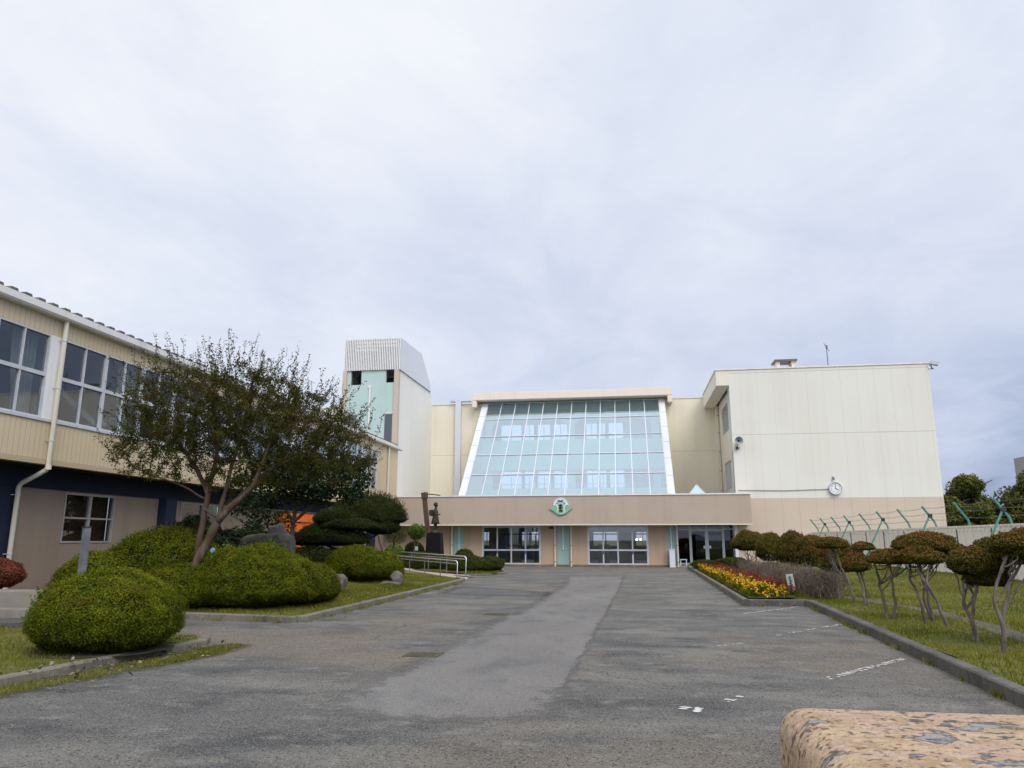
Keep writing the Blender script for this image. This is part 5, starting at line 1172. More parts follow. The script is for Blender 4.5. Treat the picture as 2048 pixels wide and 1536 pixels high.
def crown_mesh(tree, nodes, par, nseed, tip_r, bark, leafmat, leaf, per, shoots=0, spread=1.0, droop=0.0, exp=.42, rmax=.05, shoot_len=(.3, .7), zmin=None, twig_leaf_r=.012, tintf=None):
    n = len(nodes); cnt = np.zeros(n)
    ch = np.zeros(n, int)
    for i in range(n - 1, nseed - 1, -1): cnt[i] += 1; cnt[par[i]] += cnt[i]
    r = np.minimum(tip_r * np.maximum(cnt, 1) ** exp, rmax)
    idx = np.arange(nseed, n); A = nodes[par[idx]]; Bq = nodes[idx]
    V, F = frusta(A, Bq, np.minimum(r[par[idx]], r[idx] * 1.5), r[idx])
    Vs, Fs = [V], [F]; off = len(V)
    LP_, LN, LT = [], [], []
    thin = idx[r[idx] < twig_leaf_r]
    for i in thin:
        a, b = nodes[par[i]], nodes[i]; k = rng.poisson(per)
        if k: t = rng.uniform(0, 1, (k, 1)); LP_.append(a + (b - a) * t + rng.normal(0, leaf * .9, (k, 3)))
    if shoots:
        tips = idx[cnt[idx] <= 1]; hi = nodes[tips]; z = hi[:, 2]; w = np.argsort(-(z + rng.normal(0, .5, len(z))))[:shoots]
        for i in w:
            p = hi[i]; L_ = rng.uniform(*shoot_len); c = nodes[nseed:].mean(0); d = (p - c); d /= np.linalg.norm(d); d = d * .45 + np.array([0, 0, .8]) + rng.normal(0, .18, 3); d /= np.linalg.norm(d)
            ks = 5; pp = [p + d * L_ * k / ks + rng.normal(0, .012, 3) * k for k in range(ks + 1)]; pp = np.array(pp)
            V, F = frusta(pp[:-1], pp[1:], np.full(ks, .005), np.full(ks, .004), 4); Vs.append(V); Fs.append(F + off); off += len(V)
            k = int(L_ * 42); t = rng.uniform(0.05, 1, (k, 1)); LP_.append(p + d * L_ * t + rng.normal(0, leaf * .45, (k, 3)))
    np_mesh('branches', np.vstack(Vs), np.vstack(Fs), bark, tree, smooth=True)
    P = np.vstack(LP_); Nn = rng.normal(0, .6, P.shape) + np.array([0, 0, .8])
    V, F = leaf_quads(P, Nn, leaf, .5, spread)
    cl = pnoise(P, 1.6, 3.3); ti = np.clip(.42 + .45 * cl + rng.normal(0, .22, len(P)), 0, 1)
    if tintf is not None: ti = np.clip(ti + tintf(P), 0, 1)
    np_mesh('crown', V, F, leafmat, tree, ti)

def sample_chain(pts, step=.15):
    out = [Vector(pts[0])]
    for p in pts[1:]:
        if (Vector(p) - out[-1]).length >= step: out.append(Vector(p))
    return out

def seeded(limbs, skip=.45):
    seeds, par = [], []
    for pts, _ in limbs:
        s = sample_chain(pts); k0 = int(len(s) * skip); prev = None
        for p in s[k0:]: seeds.append(tuple(p)); par.append(len(seeds) - 2 if prev is not None else len(seeds) - 1); prev = p
    return seeds, par

# crape myrtle in front of the left wing
cm = thing('crape_myrtle', 'spreading crape myrtle with a forked smooth trunk and small olive and reddish leaves', 'tree', (-10.0, 16.25, .2))
limbs = [chain([(-10.08, 16.2, .15), (-9.95, 16.22, .95), (-9.62, 16.25, 1.75), (-9.40, 16.27, 2.25)], .115, .088, 1, .05),
         chain([(-9.40, 16.27, 2.2), (-9.05, 16.4, 2.62), (-8.72, 16.5, 2.95), (-8.35, 16.6, 3.35), (-7.7, 16.75, 3.65), (-7.1, 16.85, 4.05)], .080, .028, 2, .06),
         chain([(-9.45, 16.25, 2.1), (-9.0, 16.1, 2.45), (-8.55, 15.95, 2.8), (-8.3, 15.9, 3.3), (-8.0, 15.8, 4.1)], .07, .03, 3),
         chain([(-10.12, 16.35, .15), (-10.02, 16.4, .9), (-9.98, 16.4, 1.75), (-9.88, 16.4, 2.5), (-9.83, 16.4, 3.1)], .070, .060, 4, .06),
         chain([(-9.85, 16.4, 2.7), (-10.2, 16.4, 3.3), (-10.75, 16.5, 3.9), (-11.2, 16.5, 4.4)], .06, .025, 5),
         chain([(-9.83, 16.4, 3.0), (-9.75, 16.45, 3.7), (-9.9, 16.5, 4.5), (-10.1, 16.6, 5.3)], .06, .025, 6),
         chain([(-9.45, 16.25, 2.15), (-9.35, 16.3, 2.9), (-9.25, 16.4, 3.6), (-9.1, 16.5, 4.6), (-9.0, 16.5, 5.4)], .055, .025, 7),
         chain([(-9.85, 16.35, 2.35), (-9.62, 16.3, 2.22), (-9.45, 16.28, 2.2)], .035, .03, 8),
         chain([(-8.72, 16.5, 2.95), (-8.6, 16.7, 3.7), (-8.3, 16.9, 4.5), (-8.1, 17, 5.2)], .05, .02, 9),
         chain([(-9.9, 16.4, 2.6), (-10.5, 16.1, 2.95), (-11.2, 15.9, 3.2), (-11.8, 15.8, 3.6)], .026, .010, 10, .06)]
tb = MB()
for pts, rr in limbs: tb.tube(pts, rr, 12)
tb.build('trunk', M['bark'], cm, smooth=True)
ME = [((-10.6, 16.4, 4.65), (1.6, 1.5, 1.35)), ((-9.1, 16.5, 4.6), (1.7, 1.7, 1.35)), ((-7.7, 16.8, 4.25), (1.35, 1.5, 1.0)), ((-11.45, 16.1, 3.85), (.85, 1.0, .7)), ((-8.4, 16.9, 4.9), (1.0, 1.2, .7)), ((-9.6, 16.6, 3.9), (1.9, 1.3, .8)), ((-6.9, 16.9, 3.7), (1.0, 1.1, .85)), ((-7.9, 16.8, 3.35), (1.1, .9, .5)), ((-8.9, 16.5, 3.2), (1.4, 1.0, .5)), ((-11.2, 15.9, 3.35), (.9, .7, .42)), ((-10.4, 16.2, 3.2), (.7, .6, .35))]
s_, p_ = seeded(limbs, .5)
nd, pr = colonise(s_, p_, ME, 4200, .15, 1.1, .19, 90)
crown_mesh(cm, nd, pr, len(s_), .0036, M['bark_dark'], M['lf_crape'], .056, 27, 520, rmax=.024, twig_leaf_r=.03, shoot_len=(.3, .95))
MB().lathe((-9.42, 16.05, 1.42), [(.05, -.02), (.06, 0), (.05, .03)], 'Y', 12).build('tag', mat('blue_tag', (.16, .30, .33), .6), cm)

# broad-leaved evergreen behind it
ev = thing('evergreen_tree', 'dark glossy evergreen tree standing behind the crape myrtle', 'tree', (-11.6, 24.2, .3))
limbs = [chain([(-11.4, 24.2, .2), (-11.35, 24.2, 1.5), (-11.3, 24.25, 2.6), (-10.9, 24.3, 3.6)], .11, .05, 21), chain([(-11.3, 24.25, 2.3), (-10.5, 24.2, 2.9), (-9.7, 24.2, 3.4)], .06, .025, 22), chain([(-11.3, 24.2, 2.2), (-11.9, 24.4, 3.0), (-12.3, 24.5, 3.8)], .06, .025, 23)]
tb = MB()
for pts, rr in limbs: tb.tube(pts, rr, 10)
tb.build('trunk', M['bark_dark'], ev, smooth=True)
s_, p_ = seeded(limbs, .5)
nd, pr = colonise(s_, p_, [((-10.2, 24.2, 3.75), (1.5, 1.2, .95)), ((-11.5, 24.3, 3.95), (1.5, 1.3, 1.1)), ((-12.6, 23.8, 3.2), (.8, .9, 1.3)), ((-9.3, 24.2, 3.6), (.8, .9, .8)), ((-9.4, 24.3, 4.3), (.75, .8, .45))], 1500, .2, 1.2, .27, 60)
crown_mesh(ev, nd, pr, len(s_), .006, M['bark_dark'], M['lf_ever'], .14, 22, 0, rmax=.03, twig_leaf_r=.02)

# cloud-pruned yew: stacked pads on crooked limbs
yw = thing('cloud_pruned_yew', 'dark cloud-pruned yew with stacked flat pads, left of the hall', 'tree', (-10.6, 28, .2))
pads = [((-10.25, 28.6, 2.15), (1.55, 1.3, 1.28)), ((-9.6, 28.4, 1.85), (.72, .9, .95)), ((-11.0, 27.9, 2.2), (1.15, 1.0, .75)), ((-10.4, 27.2, 1.98), (1.15, .9, .50)), ((-11.2, 26.9, 1.42), (1.65, 1.1, .66)), ((-11.9, 27.6, 1.6), (.7, .8, .7))]
limbs = [chain([(-10.9, 27.9, .15), (-10.95, 27.9, 1.0), (-10.5, 28.0, 1.8), (-10.0, 28.4, 2.5)], .13, .06, 31)] + [chain([(-10.75, 27.95, 1.2), ((c[0] - 10.75) / 2, (c[1] + 27.95) / 2, c[2] - .25), (c[0], c[1], c[2] + .1)], .07, .03, 32 + i) for i, (c, r) in enumerate(pads)]
tb = MB()
for pts, rr in limbs: tb.tube(pts, rr, 10)
tb.build('trunk', M['bark_dark'], yw, smooth=True)
for i, (c, r) in enumerate(pads):
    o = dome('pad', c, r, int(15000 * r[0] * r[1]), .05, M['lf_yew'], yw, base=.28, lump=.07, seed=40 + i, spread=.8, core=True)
    o.name = 'foliage_pad'
# shaggy upright shoots along the top of the yew
q = []
for k in range(420):
    t = rng.uniform(0, 2 * np.pi); rr_ = np.sqrt(rng.uniform(0, 1)); x, y = math.cos(t) * rr_, math.sin(t) * rr_
    z = .28 * 1.28 + math.sqrt(max(0, 1 - rr_ ** 2)) * .72 * 1.28; q.append((-10.25 + x * 1.55, 28.6 + y * 1.3, 2.15 + z))
A = np.array(q); Bq = A + np.stack([rng.normal(.02, .07, len(A)), rng.normal(0, .07, len(A)), rng.uniform(.05, .24, len(A))], 1)
t = rng.uniform(0, 1, (len(A), 16, 1)); P = (A[:, None] + (Bq - A)[:, None] * t).reshape(-1, 3) + rng.normal(0, .012, (len(A) * 16, 3))
V, F = leaf_quads(P, rng.normal(0, 1, P.shape), .05, .35, 1.0); np_mesh('new_shoots', V, F, M['lf_yew'], yw, rng.uniform(.2, 1, len(P)))

# staked young tree beside the timber post and a pruned bare-limbed one
yt_ = thing('young_tree', 'small staked tree with a tuft of fresh green leaves left of the statue', 'tree', (-9.75, 33.6, .3))
limbs = [chain([(-9.75, 33.6, .25), (-9.78, 33.6, 1.0), (-9.72, 33.6, 1.85)], .04, .025, 51), chain([(-9.62, 33.62, .25), (-9.6, 33.6, 1.1), (-9.66, 33.6, 1.8)], .025, .018, 52)]
tb = MB()
for pts, rr in limbs: tb.tube(pts, rr, 8)
tb.build('trunk', M['bark_grey'], yt_, smooth=True)
d = sphere_dirs(2600); P = np.array([-9.68, 33.6, 2.02]) + d * (rng.uniform(.2, 1, (2600, 1)) ** .5) * np.array([.42, .4, .36]) * (1 + .3 * pnoise(d, 2.5)[:, None])
V, F = leaf_quads(P, d, .085, .4, .8); np_mesh('crown', V, F, M['lf_bright'], yt_, np.clip(.35 + .3 * d[:, 2] + rng.normal(0, .2, len(P)), 0, 1))
MB().box(-9.70, -9.58, 33.5, 33.53, 1.18, 1.36).build('tag', M['sign_white'], yt_)
pt = thing('pruned_tree', 'V-shaped bare pale limbs of a hard-pruned small tree beside the dark yew', 'tree', (-10.35, 31.2, .3))
limbs = [chain([(-10.35, 31.2, .2), (-10.4, 31.2, .9), (-10.6, 31.2, 1.5), (-10.75, 31.2, 2.05)], .055, .03, 61), chain([(-10.3, 31.2, .5), (-10.05, 31.2, 1.1), (-9.95, 31.2, 1.7), (-9.9, 31.2, 2.2)], .05, .025, 62)]
tb = MB()
for pts, rr in limbs: tb.tube(pts, rr, 8)
tb.build('trunk', M['bark_grey'], pt, smooth=True)
d = sphere_dirs(1800); P = np.array([-9.9, 31.2, 1.85]) + d * (rng.uniform(.2, 1, (1800, 1)) ** .5) * np.array([.5, .4, .42])
V, F = leaf_quads(P, d, .06, .4, .8); np_mesh('crown', V, F, M['lf_bush_dark'], pt, rng.uniform(0, 1, len(P)))

# clipped red azalea on bare legs at the far left
ra = thing('red_topiary', 'clipped russet-red bush on thin bare stems at the left edge', 'bush', (-11.95, 12.6, .1))
tb = MB()
for k, (x, y) in enumerate(((-11.6, 12.55), (-11.85, 12.7), (-12.05, 12.5), (-11.75, 12.4))): tb.tube(*chain([(-11.95, 12.6, .05), ((x - 11.95) / 2, (y + 12.6) / 2, .4), (x, y, .95)], .03, .015, 70 + k), 7)
tb.build('trunk', M['bark_grey'], ra, smooth=True)
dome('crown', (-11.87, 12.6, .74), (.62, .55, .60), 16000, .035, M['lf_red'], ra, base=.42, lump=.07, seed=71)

# topiary azaleas on the right bank: several stems under clipped umbrella pads
def topiary(label, base, stems, pads, seed, leaf=.042, dens=9000, tint=.0):
    t = thing('topiary_tree', label, 'tree', base, 'clipped topiary trees on the right bank'); bz = base[2]
    for k, (bx, by, pts) in enumerate(stems):
        tb = MB(); P = [(base[0] + bx, base[1] + by, bz - .06)] + pts; ps, rr = chain(P, .032, .017, seed + k, .045); tb.tube(ps, rr, 8)
        r = random.Random(seed * 7 + k)
        for j in range(5):          # side limbs spreading into the pad
            i0 = int(len(ps) * r.uniform(.45, .9)); a = ps[i0]; c, rd = min(pads, key=lambda q: (Vector(q[0]) - Vector(pts[-1])).length)
            e = Vector((c[0] + r.uniform(-.75, .75) * rd[0], c[1] + r.uniform(-.75, .75) * rd[1], c[2] + rd[2] * .2))
            tb.tube(*chain([a, a.lerp(e, .5) + Vector((0, 0, -.06)), e], .015, .007, seed + k + j, .04), 6)
        tb.build('trunk', M['bark_grey'], t, smooth=True)
    for k, (c, rd) in enumerate(pads):
        n = int(dens * (rd[0] + rd[2]) * (rd[1] + rd[2]) / (leaf / .042) ** 2)
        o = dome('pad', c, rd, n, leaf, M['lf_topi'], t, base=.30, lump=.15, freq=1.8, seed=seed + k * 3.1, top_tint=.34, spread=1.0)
        a = o.data.attributes['tint']; v = np.empty(len(a.data), np.float32); a.data.foreach_get('value', v); a.data.foreach_set('value', np.clip(v + tint, 0, 1)); o.name = 'crown'
    return t
zg = lambda x, y: float(hr(np.array(x), np.array(y)))
topiary('big topiary tree at the right edge, nearest the camera', (4.98, 11.5, zg(4.98, 11.5)), [(0, 0, [(5.0, 11.5, .5), (4.96, 11.55, .85), (5.1, 11.6, 1.2), (5.3, 11.7, 1.5)]), (.03, .05, [(5.06, 11.6, .55), (5.22, 11.7, .95), (5.55, 11.8, 1.45)])],
        [((5.72, 11.85, 1.36), (.58, .6, .46)), ((6.1, 11.95, 1.40), (.6, .6, .48)), ((5.42, 11.8, 1.50), (.32, .42, .26))], 101, .036, 11000, .05)
topiary('second topiary from the right edge with a lopsided greenish crown', (5.12, 12.65, zg(5.12, 12.65)), [(0, 0, [(5.10, 12.65, .55), (5.2, 12.7, .85), (5.42, 12.8, 1.2)]), (-.02, .05, [(5.1, 12.7, .45), (5.02, 12.72, .72), (5.12, 12.8, 1.05)])],
        [((5.36, 12.85, 1.10), (.44, .48, .46)), ((5.66, 12.95, 1.26), (.44, .48, .42)), ((5.46, 12.85, .94), (.32, .4, .36))], 111, .036, 11000, -.06)
topiary('tall two-tiered topiary with many pale stems in the middle of the bank', (5.5, 15.6, zg(5.5, 15.6)), [(-.22, -.5, [(5.25, 15.2, .6), (5.2, 15.4, 1.0), (5.3, 15.5, 1.3)]), (.1, .0, [(5.55, 15.6, .6), (5.5, 15.7, 1.05), (5.55, 15.8, 1.4)]), (.0, -.9, [(5.4, 14.8, .6), (5.35, 15.0, .95), (5.6, 15.3, 1.35)]), (.15, .3, [(5.6, 15.9, .7), (5.75, 15.9, 1.1), (5.8, 15.8, 1.4)])],
        [((5.66, 15.75, 1.42), (.58, .55, .38)), ((5.42, 15.45, 1.20), (.44, .45, .36)), ((6.1, 15.8, 1.32), (.32, .4, .30))], 121, .038, 11000, .05)
topiary('golden-russet topiary leaning out left of the two-tiered tree', (4.98, 15.8, zg(4.98, 15.8)), [(0, 0, [(5.0, 15.8, .6), (5.02, 15.85, 1.0), (5.0, 15.9, 1.25)]), (-.12, .0, [(4.82, 15.85, .5), (4.8, 15.9, .85), (4.75, 15.95, 1.2)])],
        [((5.06, 15.9, 1.17), (.44, .45, .32))], 131, .038, 11000, .10)
topiary('slim topiary with two small ragged crowns and a bare pale limb', (5.32, 18.8, zg(5.32, 18.8)), [(0, 0, [(5.3, 18.8, .55), (5.22, 18.85, .9), (5.1, 18.9, 1.35)]), (.06, .1, [(5.4, 18.95, .6), (5.3, 19.0, 1.0), (5.25, 19.0, 1.5)])],
        [((5.25, 18.95, .90), (.30, .34, .50)), ((5.45, 19.0, 1.40), (.26, .3, .22))], 141, .04, 9000, .10)
topiary('bare-legged topiary behind the dry brush with a small dark cap', (5.2, 20.6, zg(5.2, 20.6)), [(0, 0, [(5.2, 20.6, .6), (5.15, 20.65, 1.0), (5.1, 20.7, 1.4)]), (.25, -.5, [(5.4, 20.2, .5), (5.35, 20.3, .8)])],
        [((5.2, 20.8, 1.42), (.42, .4, .32))], 151, .04, 9000, .0)
far = [('brown-topped topiary in front of the tan wall, nearest the camera in the dark row', (6.05, 23.9), (.58, .58, .98), .70, .05), ('round russet topiary, second from the camera in the dark row', (5.95, 26.3), (.58, .6, 1.04), .78, .03),
       ('tallest brown topiary in the middle of the dark row', (5.85, 28.8), (.70, .7, 1.18), .80, .02), ('dark green topiary of the row, next beyond the tallest', (5.55, 31.7), (.60, .65, 1.12), .82, -.08),
       ('broad flat-topped topiary of the row, closest to the glass entrance', (5.40, 35.8), (.82, .8, .92), 1.16, -.02)]
for k, (lab, (x, y), rd, zc, ti) in enumerate(far):
    z = zg(x, y)
    topiary(lab, (x, y, z), [(-.1, 0, [(x - .1, y, .6), (x - .15, y, zc + .2)]), (.15, .1, [(x + .2, y, .6), (x + .3, y, zc + .2)])], [((x, y, zc), rd)], 201 + k * 11, .050, 11000, ti)

# background trees and a tower block far behind the fence
def far_tree(label, c, h, rad, seed, lo=1.6, mat_='lf_far', n=17000, leaf=.30):
    t = thing('background_tree', label, 'tree', c, 'trees beyond the fence'); r = random.Random(seed)
    limbs = [chain([(c[0], c[1], c[2] - .1), (c[0] + r.uniform(-.3, .3), c[1], c[2] + h * .35), (c[0] + r.uniform(-.4, .4), c[1], c[2] + h * .8)], .22, .06, seed)]
    for k in range(6):
        z = h * (.25 + .1 * k); a = k * 2.4; limbs.append(chain([(c[0], c[1], c[2] + z), (c[0] + math.cos(a) * rad * .4, c[1] + math.sin(a) * rad * .4, c[2] + z + h * .12), (c[0] + math.cos(a) * rad * .8, c[1] + math.sin(a) * rad * .8, c[2] + z + h * .2)], .09, .03, seed + k))
    tb = MB()
    for pts, rr in limbs: tb.tube(pts, rr, 8)
    tb.build('trunk', M['bark_dark'], t, smooth=True)
    cl = []
    for k in range(26):
        f = r.uniform(.12, 1.0); rr_ = rad * (1 - f ** 2.2) ** .5 * r.uniform(.5, 1.0) * .8; a = r.uniform(0, 6.28); cl.append((c[0] + math.cos(a) * rr_, c[1] + math.sin(a) * rr_, c[2] + lo * .6 + (h - lo) * f, r.uniform(.16, .30) * rad * 1.6))
    P, D = [], []
    for x, y, z, q in cl:
        d = sphere_dirs(n // 26); P.append(np.array([x, y, z]) + d * (rng.uniform(.15, 1, (len(d), 1)) ** .6) * q * np.array([1, 1, .75])); D.append(d)
    P = np.vstack(P); D = np.vstack(D); V, F = leaf_quads(P, D, leaf, .5, .9)
    np_mesh('crown', V, F, M[mat_], t, np.clip(.4 + .35 * pnoise(P, .45, seed) + .15 * D[:, 2] + rng.normal(0, .2, len(P)), 0, 1))
far_tree('pointed green tree beyond the fence, right beside the cream block', (31.4, 75.8, -.03), 7.5, 2.7, 1, .8)
far_tree('dark low tree beyond the fence, partly behind the edge of the cream block', (28.8, 74.5, -.03), 5.6, 2.6, 2, .5)
far_tree('olive-brown tree beyond the fence at the right edge of the view', (36.8, 75.5, -.03), 7.6, 3.3, 3, .8)
far_tree('low green tree filling the gap between the pointed and the olive-brown ones', (34.0, 79, -.03), 5.4, 3.0, 4, .5)
far_tree('second dark tree at the far right edge, behind the olive-brown one', (40.0, 80, -.03), 7.6, 3.6, 5, .8)
tw = thing('tower_block', 'grey concrete apartment tower rising behind the trees at the right edge', 'building', (82, 150, 0))
q = MB().box(76.5, 96, 150, 162, -.05, 17.6); q.build('wall', mat('far_concrete', (.34, .33, .33), .9, [streaks((.27, .27, .28), .4, .8, .4, .05)]), tw)
for k in range(5):
    MB().box(79, 94, 149.4, 150, 4.4 + 2.8 * k, 5.4 + 2.8 * k).build('balcony', mat('balcony_grey', (.30, .28, .27), .9) if k == 0 else bpy.data.materials['balcony_grey'], tw)
    for j in range(3): MB().box(79.6 + j * 5, 83 + j * 5, 149.9, 149.99, 5.5 + 2.8 * k, 7.0 + 2.8 * k).build('window', M['dark'], tw)

# grass, flowers and dry brush that nobody could count
def blades(name, n, xr, yr, hf, poly, hgt, wd, m, dens=None, label=None, cat='grass', excl=()):
    P = np.stack([rng.uniform(*xr, n), rng.uniform(*yr, n)], 1); k = in_poly(poly)(P[:, 0], P[:, 1])
    if dens is not None: k &= rng.uniform(0, 1, n) < dens(P[:, 0], P[:, 1])
    P = P[k]; n = len(P); z = hf(P[:, 0], P[:, 1]); B3 = np.stack([P[:, 0], P[:, 1], z - .005], 1)
    pt_ = pnoise(B3, .9, 2.0); h = hgt * rng.uniform(.4, 1.3, n) * (1 + .9 * np.clip(pt_, -.6, 1)); a = rng.uniform(0, 2 * np.pi, n); s = np.stack([np.cos(a), np.sin(a), 0 * a], 1) * (wd * rng.uniform(.6, 1.3, n))[:, None]
    tip = B3 + np.stack([rng.normal(0, .45, n) * h, rng.normal(0, .45, n) * h, h], 1)
    V = np.stack([B3 - s, B3 + s, tip], 1).reshape(-1, 3); F = np.arange(n * 3).reshape(n, 3)
    ti = np.clip(.45 + .35 * pnoise(B3, .6, 8.0) + rng.normal(0, .22, n), 0, 1)
    return tag(np_mesh(name, V, F, m, None, ti), label, cat, None, 'stuff')
blades('grass', 60000, (-9.9, -6.7), (14.9, 31.5), hl, LP, .07, .006, M['grass'], lambda x, y: np.clip(1.2 - (y - 15) / 24, .3, 1), 'short green grass along the left garden kerb')
blades('grass', 26000, (-10, -6.2), (34.5, 45), hl2, LP2, .09, .010, M['grass'], None, 'grass round the hedge by the hall')
blades('grass', 30000, (-11.5, -6.9), (6.5, 12.6), hl3, LP3, .06, .005, M['grass'], lambda x, y: .45 + 0 * x, 'thin grass round the near left bush')
blades('grass', 36000, (-8.2, -5.9), (5.5, 11.8), lambda x, y: .012 + 0 * x, LP4, .045, .005, M['grass'], lambda x, y: np.clip(.45 + .9 * pnoise(np.stack([x, y, 0 * x], 1), 1.7, 4.), .03, 1), 'moss and weeds spilling over the near left kerb')
blades('grass', 230000, (3.6, 10.9), (7.5, 47), hr, RP, .062, .007, M['grass'], lambda x, y: np.clip(1.15 - (y - 9) / 30, .2, 1) * (1 - .88 * in_poly(PP)(x, y)) * (1 - in_poly(FB)(x, y)), 'rough green grass covering the right bank')
n_ = 420
xy = np.vstack([np.stack([rng.normal(-7.0, .5, n_ // 2), rng.normal(9.6, 1.3, n_ // 2)], 1), np.stack([rng.normal(-7.2, .5, n_ // 2), rng.uniform(15.0, 27, n_ // 2)], 1)])
zz = np.where(xy[:, 1] > 14.9, np.where(xy[:, 0] < -6.75, hl(xy[:, 0], xy[:, 1]), 0.0) + .035, np.where(xy[:, 0] < -7.0, .10, .03))
V, F = leaf_quads(np.column_stack([xy, zz]), np.tile([[0, 0, 1.]], (n_, 1)), .07, .6, .35)
tag(np_mesh('fallen_leaves', V, F, M['lf_dry'], None, rng.uniform(0, 1, n_)), 'dry leaves scattered along the left kerbs', 'leaf litter', None, 'stuff')
def tufts(path, n, sp, hgt, label):
    path = [Vector(p) for p in path]; seg = [(b - a).length for a, b in zip(path, path[1:])]; tot = sum(seg); B = []
    for _ in range(n):
        t = rng.uniform(0, tot); i = 0
        while t > seg[i]: t -= seg[i]; i += 1
        p = path[i].lerp(path[i + 1], t / seg[i]); k = rng.integers(6, 40); B.append(np.column_stack([p.x + rng.normal(0, sp, k), p.y + rng.normal(0, sp * 2, k), np.full(k, -.005)]))
    B = np.vstack(B); n = len(B); a = rng.uniform(0, 6.28, n); h = hgt * rng.uniform(.3, 1.2, n); s_ = np.stack([np.cos(a), np.sin(a), 0 * a], 1) * .006
    T = B + np.stack([rng.normal(0, .5, n) * h, rng.normal(0, .5, n) * h, h], 1); V = np.stack([B - s_, B + s_, T], 1).reshape(-1, 3)
    tag(np_mesh('weeds', V, np.arange(n * 3).reshape(n, 3), M['grass'], None, rng.uniform(0, 1, n)), label, 'weeds', None, 'stuff')
tufts([(-9.4, 15.14), (-8.0, 14.94), (-6.85, 14.72), (-6.56, 15.1), (-6.54, 22), (-6.54, 29)], 70, .035, .10, 'weeds rooted along the foot of the left garden kerb')
tufts([(3.83, 9), (4.12, 15), (4.37, 20.2), (2.85, 20.3)], 34, .03, .11, 'weeds rooted along the foot of the right kerb')
def flowers(name, poly, n, hf, hgt, size, m, label, green=11.0):
    P = np.stack([rng.uniform(2.9, 5.0, n * 6), rng.uniform(20.4, 44, n * 6)], 1); P = P[in_poly(poly)(P[:, 0], P[:, 1])]; w = rng.uniform(0, 1, len(P)) < np.clip(1.3 - (P[:, 1] - 20) / 30, .4, 1); P = P[w][:n]
    z = hf(P[:, 0], P[:, 1]) + hgt * (.72 + .6 * pnoise(np.stack([P[:, 0], P[:, 1], 0 * P[:, 0]], 1), 1.8, 6)) * rng.uniform(.8, 1.1, len(P)); B3 = np.stack([P[:, 0], P[:, 1], z], 1)
    Q = np.repeat(B3, 6, 0) + rng.normal(0, size * .35, (len(B3) * 6, 3)); V, F = leaf_quads(Q, np.tile([[0, -.4, 1.]], (len(Q), 1)), size * .8, .8, .7)
    o = tag(np_mesh(name, V, F, m, None, np.repeat(rng.uniform(0, 1, len(B3)), 6)), label, 'flowers', None, 'stuff')
    G = np.repeat(B3, int(green * 3), 0); G[:, 2] -= rng.uniform(.0, 1, len(G)) * hgt * .95; G[:, :2] += rng.normal(0, .06, (len(G), 2))
    V, F = leaf_quads(G, rng.normal(0, 1, G.shape) + np.array([0, 0, .6]), .06, .4, .8); np_mesh('leaves', V, F, M['lf_bush'], o, np.clip(rng.normal(.35, .22, len(G)), 0, 1))
    return o
YB = [(3.02, 20.6), (3.12, 25), (3.25, 32), (3.35, 39.5), (3.6, 39.5), (3.65, 32), (3.72, 26), (3.95, 22), (4.05, 20.65)]
RB_ = [(3.70, 26), (3.62, 32), (3.6, 40), (4.3, 40), (4.35, 33), (4.4, 27), (4.5, 23.4), (4.4, 21.6), (4.1, 21.5), (4.0, 22.5)]
flowers('yellow_flowers', YB, 900, hr, .38, .046, M['fl_yellow'], 'dense yellow and orange marigolds along the flower bed kerb')
flowers('red_flowers', RB_, 1700, hr, .36, .055, M['fl_red'], 'strip of red salvia behind the yellow flowers', 7.0)
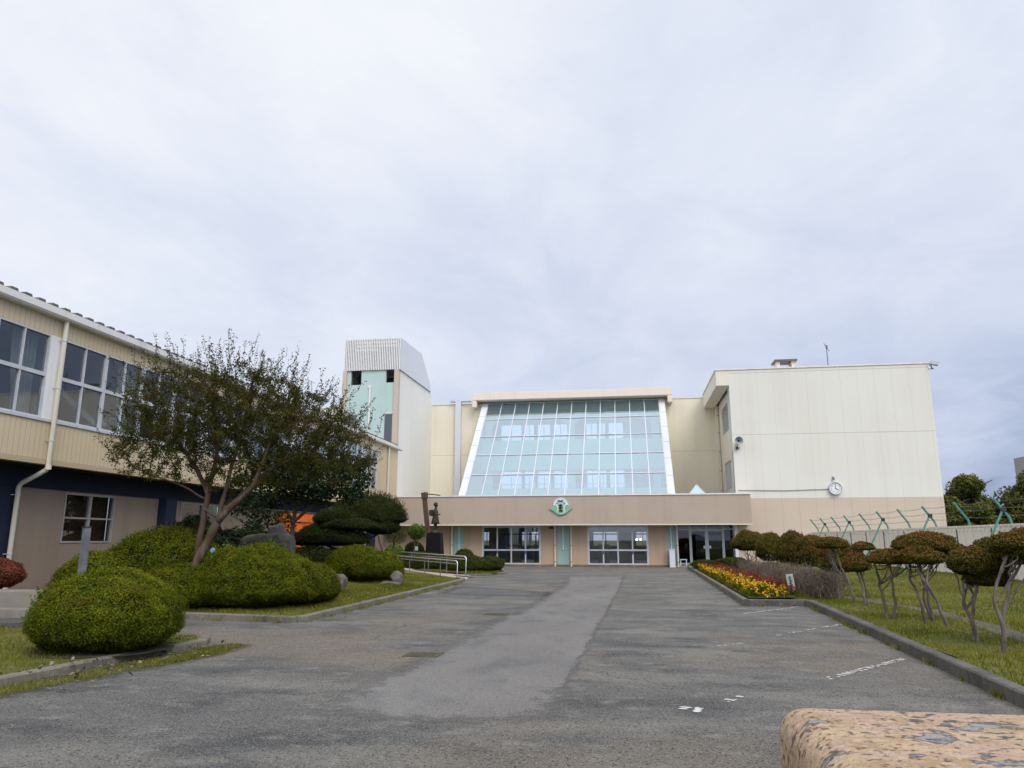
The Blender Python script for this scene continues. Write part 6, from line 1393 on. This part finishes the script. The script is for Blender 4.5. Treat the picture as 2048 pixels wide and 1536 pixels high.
def brush(label, c, rad, n, seed):
    r = np.random.default_rng(seed); A = np.stack([c[0] + r.normal(0, rad * .35, n), c[1] + r.normal(0, rad * .5, n), np.full(n, c[2])], 1)
    d = np.stack([r.normal(0, .5, n), r.normal(0, .5, n), np.ones(n)], 1); d /= np.linalg.norm(d, axis=1, keepdims=True); Lh = r.uniform(.22, .72, n); Bq = A + d * Lh[:, None]
    Vs, Fs = frusta(A, Bq, np.full(n, .008), np.full(n, .003), 4); V2, F2 = [], []
    m = n * 5; i = r.integers(0, n, m); t = r.uniform(.3, 1, (m, 1)); P = A[i] + (Bq - A)[i] * t; e = P + (d[i] + r.normal(0, .7, (m, 3))) * .14
    V2, F2 = frusta(P, e, np.full(m, .0035), np.full(m, .0015), 3)
    V3, F3 = leaf_quads(e + r.normal(0, .02, e.shape), r.normal(0, 1, e.shape), .035, .5, 1)
    t_ = thing('dry_shrub', label, 'shrub', c, 'withered shrubs behind the flower bed')
    np_mesh('twigs', np.vstack([Vs, V2]), np.vstack([Fs, np.where(True, F2, F2) + len(Vs)]), M['lf_dry'], t_, r.uniform(0, .8, len(Fs) + len(F2)))
    np_mesh('dead_leaves', V3, F3, M['lf_dry'], t_, r.uniform(.1, 1, len(F3)))
brush('greyish withered shrub nearest the leaning white sign', (4.95, 23.0, .2), .6, 420, 1)
brush('brown withered shrub in the middle of the dry clump', (4.85, 25.2, .2), .65, 420, 2)
brush('withered shrub behind the red flowers, farther along the bed', (4.75, 28.0, .2), .7, 380, 3)
brush('far withered shrub near the entrance end of the bed', (4.75, 31.5, .2), .7, 320, 4)
brush('pale dead shrub with a broken limb beside the bare-legged topiary', (5.0, 21.2, .2), .5, 330, 5)
bush('low_shrub', 'dark green low shrub at the entrance end of the flower bed', 'shrub', (4.9, 38.5, .2), (.9, .8, .62), 9000, .07, 'lf_bush_dark', base=.4, lump=.15, seed=81)
bush('low_shrub', 'green edging plants at the top end of the marigolds by the doorstep', 'shrub', (3.95, 42.0, .18), (.75, 1.6, .42), 9000, .07, 'lf_bush_dark', base=.4, lump=.15, seed=82)

# the statue and the planting round it stand a little way behind the handrails, places and sizes scaled about the camera from those first modelled; hedges then moved nearer
for start, place in [
    ('bronze statue', (-10.0, 38.14, 0.14)),
    ('leaning brown', (-10.77, 39.65, 0.14)),
    ('small staked', (-10.92, 37.63, 0.14)),
    ('dark green ball', (-8.31, 37.63, 0.03)),
    ('dark green box', (-11.26, 38.75, 0.14)),
    ('bright green bush in', (-11.82, 36.96, 0.14)),
    ('long low dark', (-10.5, 36.75, 0.12)),
    ('low dark hedge running', (-8.15, 36.7, 0.08)),
]:
    o = next(q for q in sc.objects if q.parent is None and str(q.get('label', '')).startswith(start))
    o.location = place; o.scale = (1.12, 1.12, 1.12)
